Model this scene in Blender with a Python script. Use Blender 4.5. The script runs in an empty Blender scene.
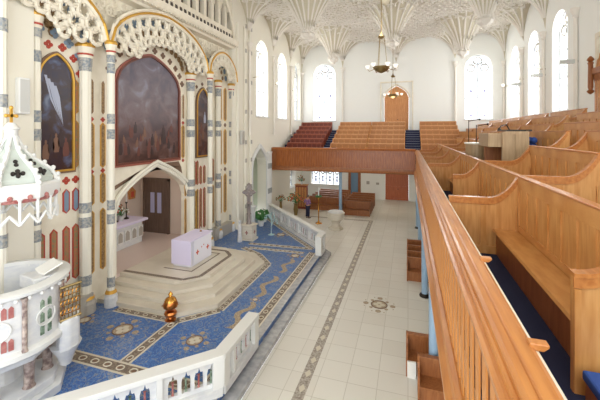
import bpy, bmesh, math, random
from mathutils import Matrix, Vector
random.seed(7)
C = bpy.context.scene.collection
PI = math.pi
# ------------------------------------------------------------------ materials
def mat(name, col, rough=.5, metal=0, noise=None, bump=0, bscale=30, coat=0):
    m = bpy.data.materials.new(name); m.use_nodes = True
    nt = m.node_tree; n = nt.nodes; l = nt.links; p = n['Principled BSDF']
    p.inputs['Base Color'].default_value = (*col, 1); p.inputs['Roughness'].default_value = rough
    p.inputs['Metallic'].default_value = metal
    if coat: p.inputs['Coat Weight'].default_value = coat; p.inputs['Coat Roughness'].default_value = .15
    tc = n.new('ShaderNodeTexCoord')
    if noise:   # (scale, color2, stretch, detail)
        sc, c2, st = noise
        mp = n.new('ShaderNodeMapping'); mp.inputs['Scale'].default_value = st
        t = n.new('ShaderNodeTexNoise'); t.inputs['Scale'].default_value = sc; t.inputs['Detail'].default_value = 5
        r = n.new('ShaderNodeValToRGB'); r.color_ramp.elements[0].position = .35; r.color_ramp.elements[1].position = .65
        r.color_ramp.elements[0].color = (*col, 1); r.color_ramp.elements[1].color = (*c2, 1)
        l.new(tc.outputs['Object'], mp.inputs[0]); l.new(mp.outputs[0], t.inputs['Vector'])
        l.new(t.outputs['Fac'], r.inputs[0]); l.new(r.outputs[0], p.inputs['Base Color'])
    if bump:
        t2 = n.new('ShaderNodeTexNoise'); t2.inputs['Scale'].default_value = bscale
        bp = n.new('ShaderNodeBump'); bp.inputs['Strength'].default_value = bump; bp.inputs['Distance'].default_value = .02
        l.new(tc.outputs['Object'], t2.inputs['Vector']); l.new(t2.outputs['Fac'], bp.inputs['Height']); l.new(bp.outputs[0], p.inputs['Normal'])
    return m
def S(*c):  # sRGB 0..255 -> linear
    return tuple(((v/255)/12.92 if v/255 <= .04045 else ((v/255+.055)/1.055)**2.4) for v in c)
M = {}
M['cream'] = mat('cream_plaster', S(238,233,218), .8, bump=.1)
M['white_wall'] = mat('white_plaster', S(245,245,240), .8)
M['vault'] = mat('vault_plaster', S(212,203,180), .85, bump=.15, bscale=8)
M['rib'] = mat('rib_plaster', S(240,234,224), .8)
M['stone'] = mat('screen_stone', S(240,232,214), .6, noise=(3, S(232,223,203), (1,1,1)))
M['marble'] = mat('white_marble', S(226,226,224), .4, noise=(4, S(212,213,216), (1,1,2)))
M['cloth'] = mat('altar_cloth', S(232,230,240), .8)
M['cloth2'] = mat('lace_cloth', S(226,218,244), .8)
M['step'] = mat('step_marble', S(226,218,203), .35, noise=(2.2, S(212,203,187), (.5,.5,9)))
M['greystep'] = mat('grey_marble', S(188,188,190), .25, noise=(5, S(160,162,166), (1,1,1)))
M['greybase'] = mat('grey_stone', S(176,170,160), .5)
M['oak'] = mat('oak', S(206,150,88), .38, noise=(5, S(188,128,66), (2,.6,.6)), coat=.15)
M['oakv'] = mat('oak_panel', S(210,156,94), .38, noise=(6, S(192,134,74), (3,3,.35)), coat=.15)
M['oakcap'] = mat('oak_rail', S(198,132,70), .32, noise=(5, S(176,108,52), (4,.3,3)), coat=.15)
M['oakf'] = mat('front_oak', S(182,108,50), .35, noise=(6, S(150,82,34), (3,3,.3)), coat=.2)
M['oakd'] = mat('dark_oak', S(164,104,60), .4, noise=(6, S(142,84,44), (3,3,.4)))
M['redwood'] = mat('red_oak', S(150,74,48), .45, noise=(6, S(128,56,36), (1,3,3)))
M['orangewood'] = mat('orange_pine', S(206,150,92), .45, noise=(6, S(190,126,70), (1,3,3)))
M['honey'] = mat('honey_door', S(222,158,92), .4, noise=(6, S(204,134,70), (3,3,.3)))
M['reddoor'] = mat('red_door', S(200,112,66), .4, noise=(6, S(182,96,52), (3,3,.3)))
M['console'] = mat('grey_oak', S(172,146,112), .45, noise=(6, S(156,128,94), (3,3,.3)))
M['greydoor'] = mat('grey_brown_door', S(112,92,80), .5, noise=(5, S(96,78,68), (3,3,.3)))
M['carpet'] = mat('navy_carpet', S(28,34,66), .95, bump=.3, bscale=200)
M['bluefab'] = mat('blue_fabric', S(40,72,140), .9)
M['stairblue'] = mat('stair_carpet', S(44,50,84), .95)
M['stairlip'] = mat('stair_nosing', S(150,160,180), .6)
M['bluepaint'] = mat('pale_blue_paint', S(152,180,206), .4)
M['bluetile'] = mat('blue_grey_tile', S(124,134,144), .5, noise=(14, S(182,178,168), (1,1,1)))
M['red'] = mat('red_inlay', S(176,66,48), .5); M['gold'] = mat('gold_leaf', S(214,166,72), .35, metal=.5)
M['brown'] = mat('brown_inlay', S(120,88,60), .5, noise=(18, S(168,138,92), (1,1,1)))
M['grn'] = mat('green_inlay', S(128,132,96), .5, noise=(14, S(186,116,80), (1,1,1)))
M['blueinlay'] = mat('blue_inlay', S(126,146,166), .5)
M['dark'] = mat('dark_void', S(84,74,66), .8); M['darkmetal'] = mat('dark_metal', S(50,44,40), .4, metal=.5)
M['brass'] = mat('brass', S(206,150,72), .22, metal=1); M['brassd'] = mat('old_brass', S(150,128,84), .35, metal=.8)
M['copper'] = mat('copper', S(196,122,66), .3, metal=1)
M['silver'] = mat('tarnished_silver', S(150,140,138), .45, metal=.4, bump=.6, bscale=40)
M['palemetal'] = mat('pale_metal', S(178,206,210), .35, metal=.2)
M['leaf'] = mat('leaf', S(70,124,66), .6); M['leafd'] = mat('dark_leaf', S(52,96,48), .6)
M['flowerw'] = mat('white_petal', S(240,236,228), .6); M['flowerr'] = mat('red_petal', S(204,92,70), .6); M['flowero'] = mat('orange_petal', S(222,140,84), .6)
M['skin'] = mat('skin', S(206,160,134), .6); M['hair'] = mat('grey_hair', S(120,108,98), .8)
M['shirt'] = mat('plaid_shirt', S(176,120,160), .8, noise=(16, S(96,88,140), (1,1,1))); M['trouser'] = mat('navy_trousers', S(36,38,66), .8)
M['speaker'] = mat('light_grey_plastic', S(206,206,202), .5); M['whiteplastic'] = mat('white_plastic', S(236,236,234), .4)
M['pinkmarble'] = mat('veined_column_marble', S(196,178,166), .3, noise=(9, S(120,100,96), (1,1,1)))
M['greenmarble'] = mat('green_marble', S(70,96,70), .3, noise=(9, S(150,168,150), (1,1,1)))
M['redmarble'] = mat('red_marble', S(158,84,82), .35, noise=(9, S(182,124,116), (1,1,1)))
M['strip'] = mat('mosaic_band', S(138,126,116), .5, noise=(16, S(196,188,176), (1,1,1)))
M['bandbrown'] = mat('border_brown', S(104,90,80), .5, noise=(22, S(150,134,116), (1,1,1)))
M['bandcream'] = mat('border_cream', S(216,208,190), .5)
M['medal'] = mat('medallion_tan', S(150,130,108), .5, noise=(20, S(196,178,150), (1,1,1)))
M['medald'] = mat('medallion_brown', S(124,96,76), .5)
M['lamp'] = mat('lamp_glass', S(250,248,240), .3)
_p = M['lamp'].node_tree.nodes['Principled BSDF']; _p.inputs['Emission Color'].default_value = (1,.93,.8,1); _p.inputs['Emission Strength'].default_value = .5
M['bluepane'] = mat('blue_glass', S(120,150,178), .2); M['lilacpane'] = mat('leaded_glass', S(176,176,208), .2)
M['niche'] = mat('niche_pale_green', S(206,212,190), .6)
M['pinkwall'] = mat('alcove_plaster', S(214,196,182), .8); M['pinkfloor'] = mat('alcove_floor', S(214,196,188), .4)
M['white'] = mat('white_paint', S(228,228,225), .5)
M['paper'] = mat('paper', S(244,242,236), .6)

def nodes(name):
    m = bpy.data.materials.new(name); m.use_nodes = True
    return m, m.node_tree.nodes, m.node_tree.links, m.node_tree.nodes['Principled BSDF']
# tiles
def tile_mat():
    m, n, l, p = nodes('cream_floor_tiles')
    tc = n.new('ShaderNodeTexCoord'); b = n.new('ShaderNodeTexBrick'); b.offset = 0; b.squash = 1
    b.inputs['Scale'].default_value = 1; b.inputs['Brick Width'].default_value = .74; b.inputs['Row Height'].default_value = .72
    b.inputs['Mortar Size'].default_value = .009; b.inputs['Mortar Smooth'].default_value = .1
    b.inputs['Color1'].default_value = (*S(234,231,223),1); b.inputs['Color2'].default_value = (*S(228,224,215),1); b.inputs['Mortar'].default_value = (*S(206,201,190),1)
    l.new(tc.outputs['Object'], b.inputs['Vector']); l.new(b.outputs['Color'], p.inputs['Base Color'])
    p.inputs['Roughness'].default_value = .42
    return m
M['tile'] = tile_mat()
def mosaic_mat():
    m, n, l, p = nodes('blue_mosaic')
    tc = n.new('ShaderNodeTexCoord'); v = n.new('ShaderNodeTexVoronoi'); v.inputs['Scale'].default_value = 38
    r = n.new('ShaderNodeValToRGB'); r.color_ramp.elements[0].color = (*S(44,88,158),1); r.color_ramp.elements[1].color = (*S(96,138,192),1)
    e = r.color_ramp.elements.new(.5); e.color = (*S(62,108,176),1)
    sp = n.new('ShaderNodeSeparateColor')
    w = n.new('ShaderNodeTexNoise'); w.inputs['Scale'].default_value = 3.4; w.inputs['Detail'].default_value = 2; w.inputs['Distortion'].default_value = 1.6
    r2 = n.new('ShaderNodeValToRGB'); r2.color_ramp.interpolation = 'LINEAR'
    for i in range(3): r2.color_ramp.elements.new(.5)
    for e, (ps, c) in zip(r2.color_ramp.elements, [(.0,0),(.52,0),(.56,.85),(.6,0),(1,0)]): e.position = ps; e.color = (c,c,c,1)
    mx = n.new('ShaderNodeMix'); mx.data_type = 'RGBA'; mx.inputs[7].default_value = (*S(160,160,150),1)
    l.new(tc.outputs['Object'], v.inputs['Vector']); l.new(v.outputs['Color'], sp.inputs[0]); l.new(sp.outputs[0], r.inputs[0])
    l.new(tc.outputs['Object'], w.inputs['Vector']); l.new(w.outputs['Fac'], r2.inputs[0]); l.new(r2.outputs[0], mx.inputs[0])
    l.new(r.outputs[0], mx.inputs[6]); l.new(mx.outputs[2], p.inputs['Base Color']); p.inputs['Roughness'].default_value = .35
    return m
M['mosaic'] = mosaic_mat()
def painting_mat(name, cols, scale, seed):
    m, n, l, p = nodes(name)
    tc = n.new('ShaderNodeTexCoord'); t = n.new('ShaderNodeTexNoise'); t.inputs['Scale'].default_value = scale; t.inputs['Detail'].default_value = 4
    t.noise_dimensions = '4D'; t.inputs['W'].default_value = seed; t.inputs['Distortion'].default_value = .8
    r = n.new('ShaderNodeValToRGB')
    for i in range(len(cols)-2): r.color_ramp.elements.new(.5)
    for i, c in enumerate(cols): r.color_ramp.elements[i].position = .3+.42*i/(len(cols)-1); r.color_ramp.elements[i].color = (*S(*c),1)
    sx = n.new('ShaderNodeSeparateXYZ'); mr = n.new('ShaderNodeMapRange'); mr.inputs[1].default_value = 0; mr.inputs[2].default_value = 4.6
    r2 = n.new('ShaderNodeValToRGB'); r2.color_ramp.elements.new(.5)
    for e, (ps, c) in zip(r2.color_ramp.elements, [(0,(64,34,26)),(.45,(96,82,92)),(1,(104,112,136))] if 'large' in name else [(0,(66,34,24)),(.5,(60,46,44)),(1,(44,54,92))]): e.position = ps; e.color = (*S(*c),1)  # large canvas: upper blue-grey paints the glossy haze reflection into the colour
    mx = n.new('ShaderNodeMix'); mx.data_type = 'RGBA'; mx.inputs[0].default_value = .55
    l.new(tc.outputs['Object'], t.inputs['Vector']); l.new(t.outputs['Fac'], r.inputs[0]); l.new(tc.outputs['Object'], sx.inputs[0]); l.new(sx.outputs[2], mr.inputs[0])
    l.new(mr.outputs[0], r2.inputs[0]); l.new(r.outputs[0], mx.inputs[6]); l.new(r2.outputs[0], mx.inputs[7]); l.new(mx.outputs[2], p.inputs['Base Color'])
    p.inputs['Roughness'].default_value = .3
    return m
M['paintC'] = painting_mat('large_oil_painting', [(34,24,24),(70,46,40),(112,80,70),(130,110,110),(160,158,170)], 1.5, 1)
M['paintL'] = painting_mat('narrow_oil_painting', [(16,14,20),(34,34,60),(60,40,34),(90,110,150),(150,170,200)], 1.6, 4)
M['paintR'] = painting_mat('right_oil_painting', [(16,16,26),(40,44,70),(90,50,40),(130,110,110),(70,60,60)], 1.8, 9)
def glass_mat():
    m = bpy.data.materials.new('window_glass'); m.use_nodes = True; n = m.node_tree.nodes; l = m.node_tree.links
    n.clear(); o = n.new('ShaderNodeOutputMaterial'); t = n.new('ShaderNodeBsdfTransparent'); t.inputs[0].default_value = (.94,.96,.98,1)
    g = n.new('ShaderNodeBsdfGlossy'); g.inputs['Roughness'].default_value = .1; mx = n.new('ShaderNodeMixShader'); mx.inputs[0].default_value = .05
    l.new(t.outputs[0], mx.inputs[1]); l.new(g.outputs[0], mx.inputs[2]); l.new(mx.outputs[0], o.inputs[0]); return m
M['glass'] = glass_mat()

# ------------------------------------------------------------------ builder
class B:
    def __init__(s, m=None): s.v = []; s.f = []; s.m = m or Matrix()
    def add(s, vs, fs):
        o = len(s.v); s.v += [tuple(s.m @ Vector(v)) for v in vs]; s.f += [tuple(i+o for i in f) for f in fs]; return s
    def box(s, x0,x1,y0,y1,z0,z1):
        return s.add([(x0,y0,z0),(x1,y0,z0),(x1,y1,z0),(x0,y1,z0),(x0,y0,z1),(x1,y0,z1),(x1,y1,z1),(x0,y1,z1)],
              [(0,3,2,1),(4,5,6,7),(0,1,5,4),(1,2,6,5),(2,3,7,6),(3,0,4,7)])
    def prism(s, poly, ax, a, b):   # poly in the two other axes (cyclic order y,z for x; x,z for y; x,y for z)
        def P(p, t): return {'x':(t,p[0],p[1]),'y':(p[0],t,p[1]),'z':(p[0],p[1],t)}[ax]
        n = len(poly)
        return s.add([P(p,a) for p in poly]+[P(p,b) for p in poly], [tuple(range(n))[::-1], tuple(range(n,2*n))]+[(i,(i+1)%n,n+(i+1)%n,n+i) for i in range(n)])
    def lathe(s, prof, c=(0,0,0), n=16, lobes=0, amp=0, cap=True):
        vs = []; fs = []
        for r, z in prof:
            for k in range(n):
                t = 2*PI*k/n; rr = r*(1+amp*abs(math.cos(lobes*t/2))) if lobes else r
                vs.append((c[0]+rr*math.cos(t), c[1]+rr*math.sin(t), c[2]+z))
        for i in range(len(prof)-1):
            for k in range(n): fs.append((i*n+k, i*n+(k+1)%n, (i+1)*n+(k+1)%n, (i+1)*n+k))
        if cap: fs += [tuple(range(n))[::-1], tuple(range((len(prof)-1)*n, len(prof)*n))]
        return s.add(vs, fs)
    def tube(s, pts, r, n=6, closed=False):
        pts = [Vector(p) for p in pts]; N = len(pts); vs = []; fs = []
        rs = r if isinstance(r, (list,tuple)) else [r]*N
        for i, p in enumerate(pts):
            d = (pts[(i+1)%N]-pts[i-1]) if closed else (pts[min(i+1,N-1)]-pts[max(i-1,0)])
            if d.length < 1e-9: d = Vector((0,0,1))
            d.normalize(); up = Vector((0,0,1)) if abs(d.z) < .9 else Vector((1,0,0))
            a = d.cross(up).normalized(); b = a.cross(d)
            for k in range(n):
                t = 2*PI*k/n; vs.append(tuple(p+a*rs[i]*math.cos(t)+b*rs[i]*math.sin(t)))
        for i in range(N if closed else N-1):
            j = (i+1)%N
            for k in range(n): fs.append((i*n+k, i*n+(k+1)%n, j*n+(k+1)%n, j*n+k))
        if not closed: fs += [tuple(range(n))[::-1], tuple(range((N-1)*n, N*n))]
        return s.add(vs, fs)
    def ring(s, c, R, r, ax='x', n=14, m=4, sy=1, sz=1):
        pts = []
        for k in range(n):
            t = 2*PI*k/n; a, b = R*sy*math.cos(t), R*sz*math.sin(t)
            pts.append({'x':(c[0],c[1]+a,c[2]+b),'y':(c[0]+a,c[1],c[2]+b),'z':(c[0]+a,c[1]+b,c[2])}[ax])
        return s.tube(pts, r, m, True)
    def ball(s, c, r, n=10, sz=1):
        return s.lathe([(max(r*math.sin(PI*k/(n//2+2)),.001*r), -r*sz*math.cos(PI*k/(n//2+2))) for k in range(n//2+3)], c, n)
    def strips(s, a0,a1,z0,z1,t0,t1, ops, ns=14):
        """wall along local x, thickness along y, with arched openings (centre, half width, sill, function d->top)"""
        cur = a0
        for ca, hw, zb, top in sorted(ops, key=lambda o:o[0]):
            if ca-hw > cur: s.box(cur, ca-hw, t0, t1, z0, z1)
            for k in range(ns):
                d0 = -1+2*k/ns; d1 = -1+2*(k+1)/ns; xa, xb = ca+hw*d0, ca+hw*d1
                if zb > z0+1e-4: s.box(xa, xb, t0, t1, z0, zb)
                s.prism([(xa,top(d0)),(xb,top(d1)),(xb,z1),(xa,z1)], 'y', t0, t1)
            cur = ca+hw
        if a1 > cur: s.box(cur, a1, t0, t1, z0, z1)
        return s
    def make(s, name, m, parent=None, smooth=False, mats=None, bevel=0):
        me = bpy.data.meshes.new(name)
        off = Vector(parent.get('_o', (0,0,0))) if parent else Vector()
        me.from_pydata([tuple(Vector(v)-off) for v in s.v], [], s.f)
        bm = bmesh.new(); bm.from_mesh(me); bmesh.ops.recalc_face_normals(bm, faces=bm.faces); bm.to_mesh(me); bm.free()
        o = bpy.data.objects.new(name, me); C.objects.link(o); me.materials.append(M[m])
        if parent: o.parent = parent
        if parent: o['_o'] = tuple(off)
        if smooth:
            for p in me.polygons: p.use_smooth = True
            try: me.set_sharp_from_angle(angle=math.radians(40))
            except Exception: pass
        if bevel:
            mo = o.modifiers.new('bevel','BEVEL'); mo.width = bevel; mo.segments = 2; mo.limit_method = 'ANGLE'
        return o
def tag(o, label=None, cat=None, group=None, kind=None):
    if label: o['label'] = label
    if cat: o['category'] = cat
    if group: o['group'] = group
    if kind: o['kind'] = kind
    return o
def thing(name, label, cat, loc=(0,0,0), group=None):
    o = bpy.data.objects.new(name, None); C.objects.link(o); o.location = loc; o['_o'] = tuple(loc); o.empty_display_size = .1
    return tag(o, label, cat, group)
def struct(o, label=None): o['kind'] = 'structure'; return tag(o, label)
def copy_tree(o, loc=None, parent=None, rz=None):
    c = o.copy(); C.objects.link(c)
    if parent: c.parent = parent
    if loc is not None: c.location = loc
    if rz is not None: c.rotation_euler = (0,0,rz)
    for ch in list(o.children): copy_tree(ch, None, c)
    return c
RY = Matrix(((0,-1,0,0),(1,0,0,0),(0,0,1,0),(0,0,0,1)))   # local x -> world y, local y -> world -x

XL, XR, YF, ZC = -10.3, 7.9, 33.0, 15.1
rnd = lambda z, h: (lambda d: z+h*math.sqrt(max(0,1-abs(d)**1.9)))
tud = lambda z, h: (lambda d: z+h*(max(0,1-abs(d))**.5)*(1 if abs(d)<1 else 0))

# ------------------------------------------------------------------ floors
f = struct(B().box(-3.8,XR,-3,YF,-.2,0).box(XL,-3.8,16.5,YF,-.2,0).make('floor','tile'), 'cream tiled floor of the nave')
b = B().box(-2.66,-2.39,-2,24.7,0,.004).box(-7.5,-2.39,24.7,24.95,0,.004)
b.make('mosaic_band','strip',f)
b = B()
for k in range(50): b.prism([(-2.525,.55*k+.05-.9),(-2.44,.55*k+.2-.9),(-2.525,.55*k+.35-.9),(-2.61,.55*k+.2-.9)],'z',.004,.007)
b.make('band_diamonds','bandcream',f)
def circ(x,y,r,n=24,sx=1,sy=1,rot=0): return [(x+r*sx*math.cos(2*PI*k/n+rot), y+r*sy*math.sin(2*PI*k/n+rot)) for k in range(n)]
def medallion(cx,cy,R,z,parent,a='medal',d='medald'):
    b = B()
    for k in range(8):
        t = 2*PI*k/8; q_ = .62 if k%2 else .78; b.prism(circ(cx+q_*R*math.cos(t),cy+q_*R*math.sin(t),(.11 if k%2 else .17)*R,8),'z',z,z+.003)
        b.prism(circ(cx+.9*R*math.cos(t+.39),cy+.9*R*math.sin(t+.39),.045*R,6),'z',z,z+.003)
    b.make('medallion_petals',a,parent)
    B().prism(circ(cx,cy,.46*R,16),'z',z,z+.003).make('medallion_disc',a,parent)
    B().ring((cx,cy,z+.0),.46*R,.035*R,'z',24,4).make('medallion_ring',d,parent)
    b = B()
    for k in range(4):
        t = 2*PI*k/4; b.prism(circ(cx+.2*R*math.cos(t),cy+.2*R*math.sin(t),.16*R,8),'z',z,z+.004)
    b.make('medallion_cross','bandcream',parent)
medallion(-1.02,12.9,.62,0,f)

# sanctuary
SZ = .3
poly = [(-12,1),(-4.15,1),(-4.15,17.0),(-9.6,22.9),(-12,22.9)]
sf = struct(B().prism(poly,'z',0,SZ).make('sanctuary_floor','mosaic'), 'blue mosaic sanctuary floor')
sf.name = 'sanctuary_floor'
st = B().prism([(-4.15,1),(-3.8,1),(-3.8,17.3),(-9.4,23.2),(-9.6,22.9),(-4.15,17.0)],'z',0,.16)
struct(st.make('sanctuary_step','greystep',bevel=.01), 'grey marble step along the sanctuary edge')
B().box(-4.42,-4.15,1,17,SZ,SZ+.008).make('marble_kerb','greystep',sf)
def band(p, q, w, z=SZ):
    p = Vector((*p,0)); q = Vector((*q,0)); L = (q-p).length; ang = math.atan2(q.y-p.y, q.x-p.x)
    m = Matrix.Translation(p) @ Matrix.Rotation(ang,4,'Z')
    B(m).box(0,L,-w/2,w/2,z,z+.003).make('mosaic_border','bandbrown',sf)
    b = B(m)
    for sgn in (-1,1): b.box(0,L,sgn*w/2-.03,sgn*w/2+.03,z,z+.005)
    n = int(L/(w*1.25))
    for k in range(n): b.ring(((k+.5)*L/n,0,z),w*.24,w*.06,'z',12,4,1.3,1)
    b.make('mosaic_border_edge','bandcream',sf)
    b = B(m)
    for k in range(n): b.prism(circ((k+.5)*L/n,0,w*.13,8,1.4),'z',z+.003,z+.006)
    b.make('mosaic_border_oval','medald',sf)
band((-4.6,2),(-4.6,16.6),.3)
band((-12,6.98),(-4.75,6.98),.34)
band((-7.15,7.15),(-7.15,9.2),.3)
band((-10.4,7.4),(-9.2,6.3),.25); 
out = [(-9.6,9.25),(-7.1,9.25),(-6.15,10.25),(-6.15,14.5),(-7.05,15.5),(-8.3,16.2)]
for i in range(5): band(out[i], out[i+1], .26)
band((-8.3,16.9),(-4.75,17.1),.24); band((-8.0,16.3),(-5.0,16.4),.2)
band((-4.75,17.05),(-9.5,22.2),.24)
medallion(-8.4,8.35,.62,SZ,sf,'medal','medald'); medallion(-5.95,8.55,.5,SZ,sf); medallion(-5.3,15.9,.45,SZ,sf)
medallion(-7.2,18.9,.55,SZ,sf); medallion(-10.0,8.4,.4,SZ,sf); medallion(-8.6,5.6,.5,SZ,sf)
def scroll(x,y,L,amp):
    pts = [(x+amp*math.sin(k/12*2*PI*1.5), y+L*k/12) for k in range(13)]
    b = B()
    for k in range(12):
        (x0,y0),(x1,y1) = pts[k],pts[k+1]; w = .11
        b.prism([(x0-w,y0),(x0+w,y0),(x1+w,y1),(x1-w,y1)],'z',SZ,SZ+.003)
    b.make('mosaic_scroll','medal',sf)
scroll(-5.3,9.4,1.7,.14); scroll(-5.35,11.5,1.9,.16); scroll(-5.3,13.8,1.6,.14); medallion(-5.3,11.3,.22,SZ,sf)
# altar steps
def oct_poly(i):
    x1 = -6.28-i*.33; y0 = 9.4+i*.38; y1 = 15.35-i*.33; c = .95
    return [(-10.75,y0),(x1-c,y0),(x1,y0+c),(x1,y1-c),(x1-c,y1),(-10.75,y1)]
pf = thing('altar_platform','pale veined marble stepped platform with canted corners under the white altar','platform',(-8.5,12.4,SZ))
for i in range(4): B().prism(oct_poly(i),'z',SZ+.15*i,SZ+.15*(i+1)).make('step','step',pf,bevel=.012)
b = B()
q = oct_poly(3); q2 = [(-10.75,10.75),(-8.0,10.75),(-7.55,11.2),(-7.55,13.5),(-8.0,13.95),(-10.75,13.95)]
for i in range(5):
    (x0,y0),(x1,y1) = q2[i],q2[i+1]; L = math.hypot(x1-x0,y1-y0)
    m = Matrix.Translation((x0,y0,0)) @ Matrix.Rotation(math.atan2(y1-y0,x1-x0),4,'Z')
    bb = B(m).box(0,L,-.08,.08,.9,.903); b.v += []; o = len(b.v); b.v += bb.v; b.f += [tuple(k+o for k in ff) for ff in bb.f]
b.box(-9.45,-8.1,11.45,11.52,.9,.903).box(-8.17,-8.1,11.45,13.6,.9,.903).box(-9.45,-8.1,13.53,13.6,.9,.903)
b.make('inlay_border','bandbrown',pf)

# ------------------------------------------------------------------ walls
# left nave wall with windows (upper tier), niche and the arcade
wl_ops = [(23.2,1.05,7.5,rnd(12.1,1.05)),(27.4,1.05,7.5,rnd(12.1,1.05)),(31.65,.95,7.5,rnd(12.1,1.05))]
wl = B(RY); wl.strips(18.9,YF,6.0,ZC+.3,-XL,-XL+.7,wl_ops)
wl.strips(18.9,YF,0,6.0,-XL,-XL+.7,[(22.6,1.25,0,tud(3.9,1.35)),(30.2,.8,1.2,rnd(2.6,.4))])
wall_l = struct(wl.make('wall_left','cream'),'cream side wall with tall windows')
# screen wall plane
SX = -10.6
w2 = B(RY); w2.strips(-3,18.9,0,ZC+.3,-SX,-SX+.3,[(12.33,2.2,0,tud(3.3,1.6))],24)
wall_s = struct(w2.make('wall_left_altar','stone'),'stone wall of the altar screen')
struct(B().box(-11,XL+.03,18.62,19.3,.31,ZC+.2).make('trim_1','cream'))
# far wall
wf_ops = [(-7.93,1.12,7.45,rnd(12.1,1.05)),(5.85,1.08,7.45,rnd(12.1,1.05)),(-1.02,1.1,6.5,tud(9.6,1.15))]
wf = B(); wf.strips(XL-.7,XR+.7,3.5,ZC+.3,YF,YF+.6,wf_ops)
wf.strips(XL-.7,XR+.7,-.2,3.5,YF,YF+.6,[(-7.8,1.5,1.15,lambda d:2.9),(-4.95,.62,0,lambda d:2.75),(-1.0,1.05,0,lambda d:3.0)])
wall_f = struct(wf.make('wall_far','white_wall'),'white end wall with arched windows')
wr = B(RY); wr.strips(-3,YF,0,ZC+.3,-XR-.7,-XR,[(y,1.0,7.5,rnd(12.1,.95)) for y in (22,26.1,30.2)]+[(y,1.0,7.5,rnd(12.1,.95)) for y in (4,9)])
wall_r = struct(wr.make('wall_right','white_wall'),'white side wall with tall windows')

# windows
wn = 0
def window(axis, plane, c, hw, z0, zs, h, thick=.35, mull=2, lab=''):
    global wn; wn += 1
    m = RY if axis == 'y' else Matrix()
    t = plane
    def P(a,z,o=0): return (a, t+o, z)
    top = rnd(zs,h)
    r = thing('window_%d'%wn, None, None); r['kind'] = 'structure'
    if lab: r['label'] = lab
    b = B(m)
    poly = [(c-hw,z0),(c+hw,z0)]+[(c+hw*math.cos(PI*k/16), zs+h*math.sin(PI*k/16)) for k in range(17)]
    # frame outline
    b.tube([P(x,z) for x,z in poly], .07, 6, True)
    for k in range(1,mull):
        a = c-hw+2*hw*k/mull; b.box(a-.05,a+.05,t-.06,t+.06,z0,zs+h*.35)
    b.box(c-hw,c+hw,t-.04,t+.04,z0+(zs-z0)*.42-.03,z0+(zs-z0)*.42+.03)
    b.box(c-hw,c+hw,t-.03,t+.03,z0+(zs-z0)*.75-.02,z0+(zs-z0)*.75+.02)
    b.make('window_frame','greystep',r)
    tr = B(m)
    for k in range(mull):
        a = c-hw+2*hw*(k+.5)/mull; q = hw/mull*.8
        tr.ring((a,t,zs-.05),q*.75,.06,'y',10,4)
    tr.ring((c,t,zs+h*.55),hw*.3,.06,'y',12,4); tr.ring((c-hw*.45,t,zs+h*.3),hw*.17,.03,'y',8,4); tr.ring((c+hw*.45,t,zs+h*.3),hw*.17,.03,'y',8,4)
    tr.make('tracery','greybase',r)
    B(m).prism(poly,'y',t-.006,t+.006).make('pane','glass',r)
    g = B(m)
    for k in range(mull):
        a = c-hw+2*hw*(k+.5)/mull
        for zz in (z0+.4, z0+(zs-z0)*.55): g.prism([(a+.12*math.cos(2*PI*i/6),zz+.14*math.sin(2*PI*i/6)) for i in range(6)],'y',t-.012,t+.012)
    g.make('stained_motif','lilacpane',r)
    # sill
    if axis == 'x': B().box(c-hw-.1,c+hw+.1,YF-.1,t,z0-.03,z0+.07).make('window_sill','white',r)
    else:
        xf = XL+.08 if plane > 0 else XR-.08
        B().box(min(xf,-t),max(xf,-t),c-hw-.1,c+hw+.1,z0-.03,z0+.07).make('window_sill','white',r)
    return r
for y,hw in ((23.2,1.05),(27.4,1.05),(31.65,.95)): window('y', -XL+.4, y, hw, 7.5, 12.1, 1.05)
for y in (22,26.1,30.2,4,9): window('y', -XR-.4, y, 1.0, 7.5, 12.1, .95)
window('x', YF+.3, -7.93, 1.12, 7.45, 12.1, 1.05); window('x', YF+.3, 5.85, 1.08, 7.45, 12.1, 1.05)
window('x', YF+.3, -7.8, 1.45, 1.15, 2.5, .4, mull=4); window('y', -XL+.4, 30.2, .8, 1.2, 2.6, .4)

# doors
def door(n, c, hw, z0, z1, arch, m, lab, y=YF, panes=None, hood=False):
    r = thing('door_%d'%n, lab, None); r['kind'] = 'structure'
    for sgn in (-1,1):
        x0, x1 = (c-hw,c-.015) if sgn<0 else (c+.015,c+hw)
        top = (lambda x: z1+arch*max(0,1-abs(x-c)/hw)**.5)
        n_ = 6; xs = [x0+(x1-x0)*k/n_ for k in range(n_+1)]
        B().prism([(x0,z0),(x1,z0)]+[(x,top(x)) for x in reversed(xs)],'y',y+.18,y+.24).make('door_leaf',m,r)
        b = B()
        for k in range(4): xx = x0+(x1-x0)*(k+.5)/4; b.box(xx-.04,xx+.04,y+.13,y+.18,z0+.1,z1-.05)
        for zz in (z0+.05,z0+(z1-z0)*.4,z1-.1): b.box(x0,x1,y+.12,y+.18,zz,zz+.12)
        b.make('door_moulding',m,r)
    B().box(c-.03,c+.03,y+.2,y+.26,z0,z1+arch*.98).make('meeting_stile',m,r)
    B().ball((c+.1,y+.1,z0+1.05),.04).make('door_handle','darkmetal',r)
    return r
door(1,-1.02,1.08,6.5,9.6,1.1,'honey','honey oak double door with pointed head above the far gallery')
door(2,-1.0,1.04,0,3.0,0,'reddoor','red-brown panelled double door below the far gallery')
r = thing('door_3','narrow blue glazed door in oak frame below the far gallery',None); r['kind']='structure'
B().box(-5.55,-5.3,YF,YF+.2,0,2.75).box(-4.6,-4.35,YF,YF+.2,0,2.75).box(-5.3,-4.6,YF,YF+.2,2.6,2.75).make('door_frame','oakd',r)
B().box(-5.3,-4.6,YF+.08,YF+.12,0,2.6).make('pane','bluepane',r)
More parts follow.
